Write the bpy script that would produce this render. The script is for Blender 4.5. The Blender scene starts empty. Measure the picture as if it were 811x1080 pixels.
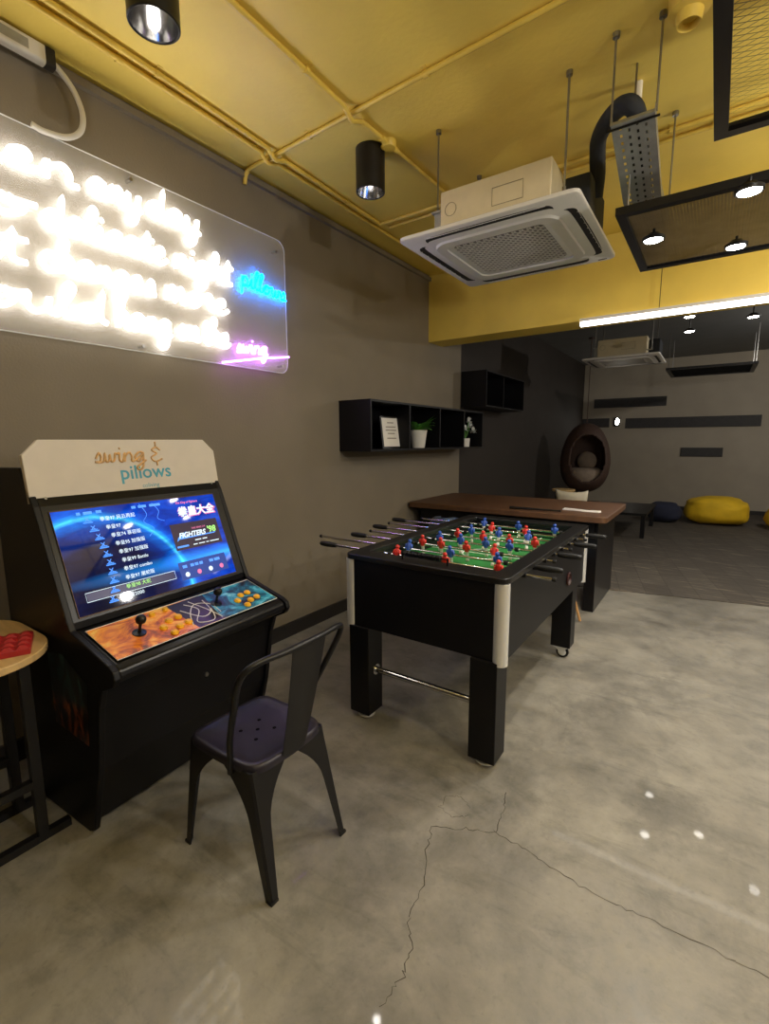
import bpy, bmesh, math, random
from mathutils import Vector, Matrix
random.seed(7)
S = bpy.context.scene
COL = S.collection
PI = math.pi

# ------------------------------------------------------------------ materials
def lin(c):
    c = c/255.0
    return c/12.92 if c <= .04045 else ((c+.055)/1.055)**2.4
def rgb(r, g, b): return (lin(r), lin(g), lin(b), 1)
MATS = {}
def mat(name, col, rough=.5, metal=0., var=.12, scale=14., coat=0., emit=None, estr=0., bump=0., spec=.5, trans=0., stretch=(1,1,1), bscale=None):
    if name in MATS: return MATS[name]
    m = bpy.data.materials.new(name); m.use_nodes = True
    nt = m.node_tree; b = nt.nodes['Principled BSDF']
    tc = nt.nodes.new('ShaderNodeTexCoord'); mp = nt.nodes.new('ShaderNodeMapping'); nz = nt.nodes.new('ShaderNodeTexNoise')
    mp.inputs['Scale'].default_value = stretch
    nt.links.new(tc.outputs['Object'], mp.inputs[0]); nt.links.new(mp.outputs[0], nz.inputs['Vector'])
    nz.inputs['Scale'].default_value = scale; nz.inputs['Detail'].default_value = 5
    r = nt.nodes.new('ShaderNodeValToRGB')
    lo = [max(0, x*(1-var)) for x in col[:3]]+[1]; hi = [min(1, x*(1+var)) for x in col[:3]]+[1]
    r.color_ramp.elements[0].position = .3; r.color_ramp.elements[1].position = .7
    r.color_ramp.elements[0].color = lo; r.color_ramp.elements[1].color = hi
    nt.links.new(nz.outputs['Fac'], r.inputs[0]); nt.links.new(r.outputs[0], b.inputs['Base Color'])
    b.inputs['Roughness'].default_value = rough; b.inputs['Metallic'].default_value = metal
    b.inputs['Coat Weight'].default_value = coat; b.inputs['Coat Roughness'].default_value = .08
    b.inputs['Specular IOR Level'].default_value = spec
    if trans: b.inputs['Transmission Weight'].default_value = trans
    if emit: b.inputs['Emission Color'].default_value = emit; b.inputs['Emission Strength'].default_value = estr
    if bump:
        n2 = nz
        if bscale:
            n2 = nt.nodes.new('ShaderNodeTexNoise'); n2.inputs['Scale'].default_value = bscale
            nt.links.new(mp.outputs[0], n2.inputs['Vector'])
        bp = nt.nodes.new('ShaderNodeBump'); bp.inputs['Strength'].default_value = bump; bp.inputs['Distance'].default_value = .01
        nt.links.new(n2.outputs['Fac'], bp.inputs['Height']); nt.links.new(bp.outputs[0], b.inputs['Normal'])
    MATS[name] = m
    return m
def emat(name, col, s):
    return mat(name, (col[0]*.3, col[1]*.3, col[2]*.3, 1), .4, var=.03, emit=col, estr=s)

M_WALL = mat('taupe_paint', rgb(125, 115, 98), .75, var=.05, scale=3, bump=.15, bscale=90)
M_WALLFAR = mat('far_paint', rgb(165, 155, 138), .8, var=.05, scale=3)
M_WALLUNLIT = mat('unlit_wall_tone', rgb(48, 41, 35), .8, var=.06, scale=3)  # wall colour darkened to stand for the unlit far stretch
M_YEL = mat('yellow_paint', rgb(232, 203, 92), .55, var=.07, scale=2.2, bump=.12, bscale=40)
M_YELPIPE = mat('yellow_pipe_paint', rgb(224, 192, 84), .4, var=.08, scale=9)
M_CEILFAR = mat('grey_ceiling_paint', rgb(120, 121, 120), .8, var=.06, scale=3)
M_BASE = mat('dark_baseboard', rgb(36, 32, 29), .5)
M_BLACK = mat('black_laminate', rgb(10, 9, 12), .45, var=.1, scale=30, spec=.3)
M_BLACKG = mat('black_gloss', rgb(11, 10, 13), .3, var=.1, spec=.4)
M_BLACKM = mat('black_metal', rgb(18, 17, 19), .38, var=.1, spec=.4)
M_BLKRUB = mat('black_rubber', rgb(12, 12, 12), .55, spec=.4)
M_CHROME = mat('chrome', rgb(205, 205, 205), .16, metal=1., var=.04)
M_CHROMEGLEAM = mat('chrome_painted_gleam', rgb(238, 238, 236), .24, metal=.55, var=.03)  # chrome parts: pale half-metal base, bright reflections put into the colour
M_STEEL = mat('steel', rgb(150, 148, 145), .3, metal=1., var=.06)
M_GALV = mat('galvanised', rgb(160, 160, 156), .5, metal=.4, var=.1, scale=25)
M_WHITE = mat('white_plastic', rgb(222, 218, 210), .45, var=.03)
M_CREAMBOX = mat('cream_sheet_metal', rgb(214, 200, 165), .5, var=.04)
M_CREAM = mat('cream_paint', rgb(225, 215, 190), .5, var=.05)
M_DARKSLOT = mat('dark_slot', rgb(38, 35, 33), .7)
M_FOAM = mat('black_foam_insulation', rgb(40, 42, 46), .85, bump=.3)
M_GREEN = mat('green_field', rgb(38, 120, 52), .5, var=.1)
M_LINE = mat('white_line', rgb(230, 235, 225), .5)
M_RED = mat('red_plastic', rgb(200, 42, 32), .4)
M_BLUE = mat('blue_plastic', rgb(38, 74, 160), .4)
M_SKIN = mat('pale_plastic', rgb(225, 215, 205), .4)
M_WOODLT = mat('light_wood', rgb(205, 172, 118), .5, var=.14, scale=5, stretch=(1, 9, 1))
M_WOODDK = mat('brown_wood', rgb(88, 58, 34), .55, var=.3, scale=4, stretch=(2, 14, 2))
M_DOWEL = mat('beech_dowel', rgb(200, 150, 95), .5, var=.12)
M_REDMAT = mat('red_vinyl', rgb(165, 32, 34), .5, var=.1, scale=40)
M_YELBUT = mat('yellow_button', rgb(240, 178, 24), .3)
M_TEALPL = mat('pale_blue_plastic', rgb(140, 160, 172), .4)
M_NAVYPL = mat('slate_blue_plastic', rgb(70, 84, 106), .4)
M_BROWNRAT = mat('brown_rattan', rgb(70, 50, 40), .7, var=.3, scale=60, bump=.5)
M_CUSH = mat('taupe_cushion', rgb(130, 115, 100), .9)
M_YELBAG = mat('yellow_fabric', rgb(222, 180, 25), .8, var=.1, bump=.4, scale=6)
M_NAVYBAG = mat('navy_fabric', rgb(34, 38, 58), .85, bump=.4, scale=6)
M_GREYPAN = mat('charcoal_board', rgb(58, 56, 55), .7)
M_LEAF = mat('green_leaf', rgb(88, 150, 60), .5, var=.3)
M_PALELEAF = mat('white_petal', rgb(225, 228, 225), .6)
M_SOIL = mat('soil', rgb(40, 30, 24), .9)
M_PAPER = mat('paper', rgb(232, 228, 220), .7, var=.03)
M_SEAT = mat('black_seat_metal', rgb(44, 40, 50), .36, metal=.25, var=.08)
M_TEALTXT = mat('teal_print', rgb(62, 150, 172), .5)
M_GOLDTXT = mat('gold_print', rgb(214, 172, 116), .4, var=.25, scale=60)
M_LED = emat('led_white', (1, .93, .88, 1), 6.5)
M_NEONW = emat('neon_warm_white', (1, .93, .82, 1), 6)
M_NEONB = emat('neon_blue', (.0, .20, 1, 1), 36)
M_NEONP = emat('neon_pink', (.6, .2, 1, 1), 14)
M_LAMP = emat('lamp_face', (1, .95, .85, 1), 60)
M_LAMPSOFT = emat('lamp_bulb', (1, .93, .88, 1), 6)

def nodes(name):
    m = bpy.data.materials.new(name); m.use_nodes = True
    nt = m.node_tree
    return m, nt, nt.nodes['Principled BSDF']
def ramp(nt, stops):
    r = nt.nodes.new('ShaderNodeValToRGB'); e = r.color_ramp.elements
    while len(e) < len(stops): e.new(.5)
    for i, (p, c) in enumerate(stops): e[i].position = p; e[i].color = c
    return r
def noise(nt, vec, scale, detail=6, rough=.6, dist=0.):
    n = nt.nodes.new('ShaderNodeTexNoise'); n.inputs['Scale'].default_value = scale; n.inputs['Detail'].default_value = detail
    n.inputs['Roughness'].default_value = rough; n.inputs['Distortion'].default_value = dist
    nt.links.new(vec, n.inputs['Vector']); return n
def mixc(nt, fac, a, b, mode='MIX'):
    x = nt.nodes.new('ShaderNodeMix'); x.data_type = 'RGBA'; x.blend_type = mode
    for s, v in ((0, fac), (6, a), (7, b)):
        if hasattr(v, 'node'): nt.links.new(v, x.inputs[s])
        else: x.inputs[s].default_value = v
    return x.outputs[2]
def math_(nt, op, a, b=0.):
    x = nt.nodes.new('ShaderNodeMath'); x.operation = op
    for i, v in enumerate((a, b)):
        if hasattr(v, 'node'): nt.links.new(v, x.inputs[i])
        else: x.inputs[i].default_value = v
    return x.outputs[0]
def mapping(nt, out='Object', scale=(1, 1, 1), rot=(0, 0, 0), loc=(0, 0, 0)):
    tc = nt.nodes.new('ShaderNodeTexCoord'); mp = nt.nodes.new('ShaderNodeMapping')
    mp.inputs['Scale'].default_value = scale; mp.inputs['Rotation'].default_value = rot; mp.inputs['Location'].default_value = loc
    nt.links.new(tc.outputs[out], mp.inputs[0]); return mp.outputs[0]

# polished concrete
M_FLOOR, nt, b = nodes('polished_concrete')
v = mapping(nt)
n1 = noise(nt, v, 1.1, 8, .62, .6); n2 = noise(nt, v, 6.5, 8, .7, .3); n3 = noise(nt, mapping(nt, rot=(0, 0, .5), scale=(.8, 2.6, 1)), 2.2, 9, .7, 1.2)
r1 = ramp(nt, [(.32, rgb(110, 106, 97)), (.52, rgb(137, 132, 121)), (.72, rgb(160, 154, 140))]); nt.links.new(n1.outputs[0], r1.inputs[0])
r2 = ramp(nt, [(.3, (.62, .62, .62, 1)), (.7, (1.08, 1.08, 1.08, 1))]); nt.links.new(n2.outputs[0], r2.inputs[0])
c = mixc(nt, .75, r1.outputs[0], r2.outputs[0], 'MULTIPLY')
r3 = ramp(nt, [(.54, (1, 1, 1, 1)), (.66, (.5, .51, .5, 1))]); nt.links.new(n3.outputs[0], r3.inputs[0])
c = mixc(nt, .42, c, r3.outputs[0], 'MULTIPLY')
n4 = noise(nt, v, 2.6, 9, .72, .25); r4 = ramp(nt, [(.36, (.66, .66, .66, 1)), (.5, (1, 1, 1, 1)), (.66, (1.12, 1.1, 1.06, 1))]); nt.links.new(n4.outputs[0], r4.inputs[0])
c = mixc(nt, .8, c, r4.outputs[0], 'MULTIPLY')
n5 = noise(nt, v, 38, 4, .6); r5 = ramp(nt, [(.30, (.72, .72, .72, 1)), (.42, (1, 1, 1, 1))]); nt.links.new(n5.outputs[0], r5.inputs[0])
c = mixc(nt, .5, c, r5.outputs[0], 'MULTIPLY')
nt.links.new(c, b.inputs['Base Color'])
rr = ramp(nt, [(.3, (.38, .38, .38, 1)), (.7, (.6, .6, .6, 1))]); nt.links.new(n2.outputs[0], rr.inputs[0]); nt.links.new(rr.outputs[0], b.inputs['Roughness'])
b.inputs['Coat Weight'].default_value = .14; b.inputs['Coat Roughness'].default_value = .035
bp = nt.nodes.new('ShaderNodeBump'); bp.inputs['Strength'].default_value = .06; bp.inputs['Distance'].default_value = .01
nt.links.new(n2.outputs[0], bp.inputs['Height']); nt.links.new(bp.outputs[0], b.inputs['Normal'])

# plank-look carpet tiles
M_CARPET, nt, b = nodes('plank_carpet')
v = mapping(nt, rot=(0, 0, PI/2-.22))
br = nt.nodes.new('ShaderNodeTexBrick'); nt.links.new(v, br.inputs['Vector'])
br.inputs['Color1'].default_value = rgb(82, 75, 66); br.inputs['Color2'].default_value = rgb(70, 63, 55); br.inputs['Mortar'].default_value = rgb(60, 54, 47)
br.inputs['Scale'].default_value = 1.; br.inputs['Brick Width'].default_value = .95; br.inputs['Row Height'].default_value = .24; br.inputs['Mortar Size'].default_value = .004
n1 = noise(nt, mapping(nt, rot=(0, 0, PI/2-.22), scale=(1.1, 11, 1)), 2.6, 5, .6)
r1 = ramp(nt, [(.35, (.75, .75, .75, 1)), (.57, (1, 1, 1, 1)), (.65, (2.4, 2.3, 2.15, 1))]); nt.links.new(n1.outputs[0], r1.inputs[0])
nt.links.new(mixc(nt, .9, br.outputs['Color'], r1.outputs[0], 'MULTIPLY'), b.inputs['Base Color']); b.inputs['Roughness'].default_value = .85

# clear acrylic that scatters a little
M_ACR, nt, b = nodes('frosted_acrylic')
n1 = noise(nt, mapping(nt), 4, 3)
tr = nt.nodes.new('ShaderNodeBsdfTransparent'); mx = nt.nodes.new('ShaderNodeMixShader'); b.inputs['Base Color'].default_value = rgb(216, 214, 212)
b.inputs['Roughness'].default_value = .12
fr = ramp(nt, [(.3, (.20, .20, .20, 1)), (.7, (.24, .24, .24, 1))]); nt.links.new(n1.outputs[0], fr.inputs[0]); nt.links.new(fr.outputs[0], mx.inputs[0])
nt.links.new(tr.outputs[0], mx.inputs[1]); nt.links.new(b.outputs[0], mx.inputs[2]); nt.links.new(mx.outputs[0], nt.nodes['Material Output'].inputs[0])
M_ACREDGE = mat('acrylic_edge', rgb(235, 238, 240), .15, var=.03)

# flame artwork of the control deck and the cabinet side
def flame_mat(name, uv_x, stops_l, stops_r, split=.5, dark=(.44, .5)):
    m, nt, b = nodes(name)
    tc = nt.nodes.new('ShaderNodeTexCoord'); sp = nt.nodes.new('ShaderNodeSeparateXYZ'); nt.links.new(tc.outputs['UV'], sp.inputs[0])
    n = noise(nt, mapping(nt, 'UV', scale=(3.2, 1.15, 1), rot=(0, 0, .25)), 2.1, 7, .62, 1.1)
    rl = ramp(nt, stops_l); rr_ = ramp(nt, stops_r)
    nt.links.new(n.outputs[0], rl.inputs[0]); nt.links.new(n.outputs[0], rr_.inputs[0])
    f = ramp(nt, [(split-.06, (0, 0, 0, 1)), (split+.06, (1, 1, 1, 1))]); nt.links.new(sp.outputs[uv_x], f.inputs[0])
    col = mixc(nt, f.outputs[0], rl.outputs[0], rr_.outputs[0])
    nt.links.new(col, b.inputs['Base Color']); b.inputs['Roughness'].default_value = .3
    return m
M_DECKART = flame_mat('flame_deck_print', 0,
    [(.34, rgb(36, 16, 10)), (.44, rgb(200, 90, 14)), (.53, rgb(246, 154, 28)), (.66, rgb(255, 214, 110))],
    [(.34, rgb(8, 14, 20)), (.46, rgb(16, 84, 112)), (.56, rgb(52, 160, 190)), (.70, rgb(160, 220, 232))], .56)
M_SIDEART = flame_mat('flame_side_print', 1,
    [(.46, rgb(12, 11, 12)), (.54, rgb(110, 52, 20)), (.7, rgb(170, 92, 40))],
    [(.46, rgb(12, 12, 13)), (.56, rgb(28, 54, 56)), (.7, rgb(66, 100, 98))], .42)

# the game menu picture that the monitor gives off
M_SCREEN, nt, b = nodes('monitor_picture')
tc = nt.nodes.new('ShaderNodeTexCoord')
sp = nt.nodes.new('ShaderNodeSeparateXYZ'); nt.links.new(tc.outputs['UV'], sp.inputs[0])
X, Y = sp.outputs[0], sp.outputs[1]
def circ(cx, cy, sx, sy):
    dx = math_(nt, 'MULTIPLY', math_(nt, 'SUBTRACT', X, cx), sx); dy = math_(nt, 'MULTIPLY', math_(nt, 'SUBTRACT', Y, cy), sy)
    return math_(nt, 'SQRT', math_(nt, 'ADD', math_(nt, 'MULTIPLY', dx, dx), math_(nt, 'MULTIPLY', dy, dy)))
d = circ(.17, .03, 1.775, 1.)
nz = noise(nt, mapping(nt, 'UV', scale=(1, 1.6, 1)), 5, 7, .6, .8)
planet = ramp(nt, [(.0, (.0, .001, .012, 1)), (.58, (.0, .004, .05, 1)), (.74, (.0, .03, .26, 1)), (.84, (.002, .13, .62, 1)), (.875, (.07, .62, 1, 1)), (.89, (.02, .34, .95, 1)), (.93, (.002, .09, .6, 1)), (1., (.001, .04, .42, 1))])
nt.links.new(d, planet.inputs[0])
neb = ramp(nt, [(.36, (.35, .4, .5, 1)), (.52, (.95, 1., 1., 1)), (.68, (1.5, 1.9, 1.5, 1))]); nt.links.new(nz.outputs[0], neb.inputs[0])
pic = mixc(nt, .8, planet.outputs[0], neb.outputs[0], 'MULTIPLY')
d2 = circ(1.0, .28, .9, 9.); glow = ramp(nt, [(.0, (.05, .5, .95, 1)), (.35, (.01, .22, .7, 1)), (1., (0, 0, 0, 1))]); nt.links.new(d2, glow.inputs[0])
pic = mixc(nt, .8, pic, glow.outputs[0], 'ADD')
b.inputs['Base Color'].default_value = (.004, .004, .006, 1); b.inputs['Roughness'].default_value = .04; b.inputs['Specular IOR Level'].default_value = .35
nt.links.new(pic, b.inputs['Emission Color']); b.inputs['Emission Strength'].default_value = 1.15
M_TXTW = emat('menu_white', (.75, .9, 1, 1), 1.0)
M_TXTB = emat('menu_blue', (.08, .3, 1, 1), 1.1)
M_TXTG = emat('menu_green', (.45, 1, .25, 1), .9)
M_TXTP = emat('menu_pink', (.9, .2, .45, 1), .8)
M_PANELDK = emat('menu_dark', (.02, .006, .03, 1), .8)
M_PANELBL = emat('menu_panel_blue', (.004, .04, .28, 1), .9)

# ------------------------------------------------------------------ mesh helpers
def new_bm(): return bmesh.new()
def link(name, data, parent=None, loc=None):
    o = bpy.data.objects.new(name, data); COL.objects.link(o)
    if parent: o.parent = parent
    if loc: o.location = loc
    return o
def build(name, bm, m, parent=None, loc=None, smooth=None, bevel=0., kind=None, label=None):
    me = bpy.data.meshes.new(name); bmesh.ops.recalc_face_normals(bm, faces=bm.faces)
    bm.to_mesh(me); bm.free()
    for x in (m if isinstance(m, (list, tuple)) else [m]): me.materials.append(x)
    if smooth is not None:
        for p in me.polygons: p.use_smooth = True
        try: me.set_sharp_from_angle(angle=math.radians(smooth))
        except Exception: pass
    o = link(name, me, parent, loc)
    if bevel:
        md = o.modifiers.new('bevel', 'BEVEL'); md.width = bevel; md.segments = 2; md.limit_method = 'ANGLE'; md.angle_limit = math.radians(40)
    if kind: o['kind'] = kind
    if label: o['label'] = label
    return o
def thing(name, label, cat, loc=(0, 0, 0), rz=0., group=None):
    o = link(name, None, None, loc); o.rotation_euler = (0, 0, rz); o.empty_display_size = .1
    o['label'] = label; o['category'] = cat
    if group: o['group'] = group
    return o
def tag(o, label, cat, group=None):
    o['label'] = label; o['category'] = cat
    if group: o['group'] = group
    return o
def box(bm, x0, y0, z0, x1, y1, z1, mi=0, mtx=None):
    vs = [bm.verts.new((x, y, z)) for x in (x0, x1) for y in (y0, y1) for z in (z0, z1)]
    if mtx:
        for w in vs: w.co = mtx @ w.co
    for f in ((0, 1, 3, 2), (4, 6, 7, 5), (0, 4, 5, 1), (2, 3, 7, 6), (0, 2, 6, 4), (1, 5, 7, 3)):
        fc = bm.faces.new([vs[i] for i in f]); fc.material_index = mi
    return vs
def prism(bm, pts, a, b_, axis='y', mi=0):
    """polygon pts extruded between a and b_ along an axis"""
    def P(p, t): return {'y': (p[0], t, p[1]), 'x': (t, p[0], p[1]), 'z': (p[0], p[1], t)}[axis]
    A = [bm.verts.new(P(p, a)) for p in pts]; B = [bm.verts.new(P(p, b_)) for p in pts]
    n = len(pts)
    fs = [bm.faces.new(A), bm.faces.new(B[::-1])]
    for i in range(n): fs.append(bm.faces.new((A[i], A[(i+1) % n], B[(i+1) % n], B[i])))
    for f in fs: f.material_index = mi
def cyl(bm, p0, p1, r0, r1=None, n=16, caps=True, mi=0):
    p0, p1 = Vector(p0), Vector(p1); r1 = r0 if r1 is None else r1
    d = (p1-p0).normalized(); a = d.orthogonal().normalized(); b_ = d.cross(a)
    R0 = [bm.verts.new(p0+(a*math.cos(2*PI*i/n)+b_*math.sin(2*PI*i/n))*r0) for i in range(n)]
    R1 = [bm.verts.new(p1+(a*math.cos(2*PI*i/n)+b_*math.sin(2*PI*i/n))*r1) for i in range(n)]
    fs = [bm.faces.new((R0[i], R0[(i+1) % n], R1[(i+1) % n], R1[i])) for i in range(n)]
    if caps: fs += [bm.faces.new(R0[::-1]), bm.faces.new(R1)]
    for f in fs: f.material_index = mi
def lathe(bm, prof, n=24, c=(0, 0, 0), axis='z', mi=0):
    """profile of (radius, height) revolved about an axis through c; ends with radius 0 close"""
    c = Vector(c); rings = []
    for r, h in prof:
        if r < 1e-6:
            p = {'z': (0, 0, h), 'y': (0, h, 0), 'x': (h, 0, 0)}[axis]; rings.append([bm.verts.new(c+Vector(p))]); continue
        ring = []
        for i in range(n):
            ca, sa = math.cos(2*PI*i/n)*r, math.sin(2*PI*i/n)*r
            p = {'z': (ca, sa, h), 'y': (ca, h, sa), 'x': (h, ca, sa)}[axis]; ring.append(bm.verts.new(c+Vector(p)))
        rings.append(ring)
    for A, B in zip(rings, rings[1:]):
        for i in range(n):
            q = [A[i % len(A)], A[(i+1) % len(A)], B[(i+1) % len(B)], B[i % len(B)]]
            u = []
            for w in q:
                if w not in u: u.append(w)
            if len(u) >= 3: bm.faces.new(u).material_index = mi
def catmull(pts, k=6, closed=False):
    P = [Vector(p) for p in pts]
    if len(P) < 3: return P
    n = len(P); out = []
    for i in range(n if closed else n-1):
        if closed: a, b_, c, d = P[i-1], P[i], P[(i+1) % n], P[(i+2) % n]
        else: a, b_, c, d = P[max(i-1, 0)], P[i], P[i+1], P[min(i+2, n-1)]
        for j in range(k):
            t = j/k
            out.append(.5*((2*b_)+(c-a)*t+(2*a-5*b_+4*c-d)*t*t+(3*b_-a-3*c+d)*t**3))
    if not closed: out.append(P[-1])
    return out
def tube(bm, pts, r, n=8, mi=0, closed=False):
    P = [Vector(p) for p in pts]; Q = [P[0]]
    for p in P[1:]:
        if (p-Q[-1]).length > 1e-5: Q.append(p)
    P = Q; rings = []; nrm = None
    for i, p in enumerate(P):
        if closed: t = P[(i+1) % len(P)]-P[i-1]
        else: t = P[min(i+1, len(P)-1)]-P[max(i-1, 0)]
        if t.length < 1e-9: t = Vector((0, 0, 1))
        t.normalize()
        if nrm is None: nrm = t.orthogonal().normalized()
        nrm = nrm-t*nrm.dot(t)
        nrm = nrm.normalized() if nrm.length > 1e-6 else t.orthogonal().normalized()
        bi = t.cross(nrm); rad = r[i] if isinstance(r, (list, tuple)) else r
        rings.append([bm.verts.new(p+(nrm*math.cos(2*PI*k/n)+bi*math.sin(2*PI*k/n))*rad) for k in range(n)])
    L = list(zip(rings, rings[1:]))+([(rings[-1], rings[0])] if closed else [])
    for A, B in L:
        for k in range(n): bm.faces.new((A[k], A[(k+1) % n], B[(k+1) % n], B[k])).material_index = mi
    if not closed:
        bm.faces.new(rings[0][::-1]).material_index = mi; bm.faces.new(rings[-1]).material_index = mi
def rrect(x0, y0, x1, y1, r, k=6):
    out = []
    for cx, cy, a in ((x1-r, y1-r, 0), (x0+r, y1-r, PI/2), (x0+r, y0+r, PI), (x1-r, y0+r, 1.5*PI)):
        for i in range(k+1): out.append((cx+r*math.cos(a+PI/2*i/k), cy+r*math.sin(a+PI/2*i/k)))
    return out
def text_bm(body, size, mtx, extrude=.0006, align='LEFT', bold=0., xs=1., shear=0.):
    cu = bpy.data.curves.new('lettering', 'FONT'); cu.body = body; cu.size = size; cu.extrude = extrude; cu.align_x = align
    cu.offset = bold; cu.resolution_u = 3; cu.shear = shear
    o = bpy.data.objects.new('lettering', cu); COL.objects.link(o)
    dg = bpy.context.evaluated_depsgraph_get(); me = bpy.data.meshes.new_from_object(o.evaluated_get(dg))
    bm = bmesh.new(); bm.from_mesh(me)
    for w in bm.verts: w.co = mtx @ Vector((w.co.x*xs, w.co.y, w.co.z))
    bpy.data.objects.remove(o); bpy.data.curves.remove(cu); bpy.data.meshes.remove(me)
    return bm
def frame_mtx(o, right, up):
    right = Vector(right).normalized(); up = Vector(up).normalized(); n = right.cross(up)
    m = Matrix((right, up, n)).transposed().to_4x4(); m.translation = Vector(o); return m
def dup(root, loc, label, rz=None, group=None, skip=()):
    r = root.copy(); COL.objects.link(r); r.location = loc; r['label'] = label
    if rz is not None: r.rotation_euler = (0, 0, rz)
    if group: r['group'] = group
    for ch in list(root.children):
        if ch.name.split('.')[0] in skip: continue
        c2 = ch.copy(); COL.objects.link(c2); c2.parent = r
        for g in list(ch.children):
            g2 = g.copy(); COL.objects.link(g2); g2.parent = c2
    return r
def struct(name, bm, m, parent=None, **k): return build(name, bm, m, parent, kind='structure', **k)

# ------------------------------------------------------------------ the room
WX, CZ, XR, YN, YF = -2.711, 3.33, 3.2, -2.6, 12.4
FE0, FE1 = 5.10, 6.05       # edge of the carpet at x = WX and x = XR
def edge(x): return 5.448+.2117*x
bm = new_bm(); prism(bm, [(WX, YN), (XR, YN), (XR, edge(XR)), (WX, edge(WX))], -.12, 0, 'z'); floor = struct('floor', bm, M_FLOOR)
bm = new_bm(); prism(bm, [(WX, edge(WX)), (XR, edge(XR)), (XR, YF), (WX, YF)], -.12, .006, 'z'); struct('floor_carpet', bm, M_CARPET)
bm = new_bm(); box(bm, WX, YN, CZ, XR, 4.79, CZ+.15); struct('ceiling', bm, M_YEL)
bm = new_bm(); box(bm, WX, 4.79, CZ, XR, YF, CZ+.15); struct('ceiling_far', bm, M_CEILFAR)
bm = new_bm(); box(bm, WX-.15, YN, 0, WX, 5.62, CZ); struct('wall_left', bm, M_WALL)
bm = new_bm(); box(bm, WX-.15, 5.62, 0, WX, YF, CZ); struct('wall_left_far', bm, M_WALLUNLIT)
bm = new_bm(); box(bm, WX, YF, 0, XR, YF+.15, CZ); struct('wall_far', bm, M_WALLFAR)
bm = new_bm(); box(bm, XR, YN, 0, XR+.15, YF, CZ); struct('wall_right', bm, M_WALL)
bm = new_bm(); box(bm, WX, YN-.15, 0, XR, YN, CZ); struct('wall_near', bm, M_WALL)
bm = new_bm(); box(bm, WX, 4.79, 2.636, XR, 5.11, CZ); struct('beam', bm, M_YEL)
bm = new_bm(); box(bm, WX, YN, 0, WX+.02, YF, .11); struct('baseboard_left', bm, M_BASE)
bm = new_bm(); box(bm, WX+.02, YF-.02, 0.006, XR, YF, .09); struct('baseboard_far', bm, M_BASE)
bm = new_bm(); box(bm, WX, YN, CZ-.06, WX+.03, 4.79, CZ-.025); struct('trim_1', bm, M_WALL)

def crack(pts, w=.004):
    P = []
    for a, b_ in zip(pts, pts[1:]):
        for i in range(7): P.append(Vector(a).lerp(Vector(b_), i/7)+Vector((random.gauss(0, .005), random.gauss(0, .005))))
    P.append(Vector(pts[-1])); bm = new_bm(); L = []
    for i, p in enumerate(P):
        t = (P[min(i+1, len(P)-1)]-P[max(i-1, 0)]).normalized(); n = Vector((-t.y, t.x)); ww = w*random.uniform(.35, 1.)
        L.append((bm.verts.new((p.x+n.x*ww/2, p.y+n.y*ww/2, .0006)), bm.verts.new((p.x-n.x*ww/2, p.y-n.y*ww/2, .0006))))
    for a, b_ in zip(L, L[1:]): bm.faces.new((a[0], b_[0], b_[1], a[1]))
    struct('floor_crack', bm, mat('crack', rgb(70, 64, 55), .9), floor)
crack( [(-0.825, 1.518), (-0.793, 1.439), (-0.722, 1.272), (-0.707, 1.159), (-0.65, 1.072), (-0.627, 0.992), (-0.641, 0.891)] )
crack( [(-0.645, 1.87), (-0.62, 1.78), (-0.601, 1.637), (-0.709, 1.586), (-0.825, 1.518)] )
crack( [(-0.601, 1.637), (-0.451, 1.622), (-0.322, 1.59), (-0.179, 1.58), (-0.039, 1.591), (0.138, 1.596), (0.253, 1.591)] )
crack( [(-0.737, 1.7), (-0.799, 1.737), (-0.854, 1.7), (-0.844, 1.627), (-0.774, 1.613), (-0.726, 1.658)], .0025)

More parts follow.
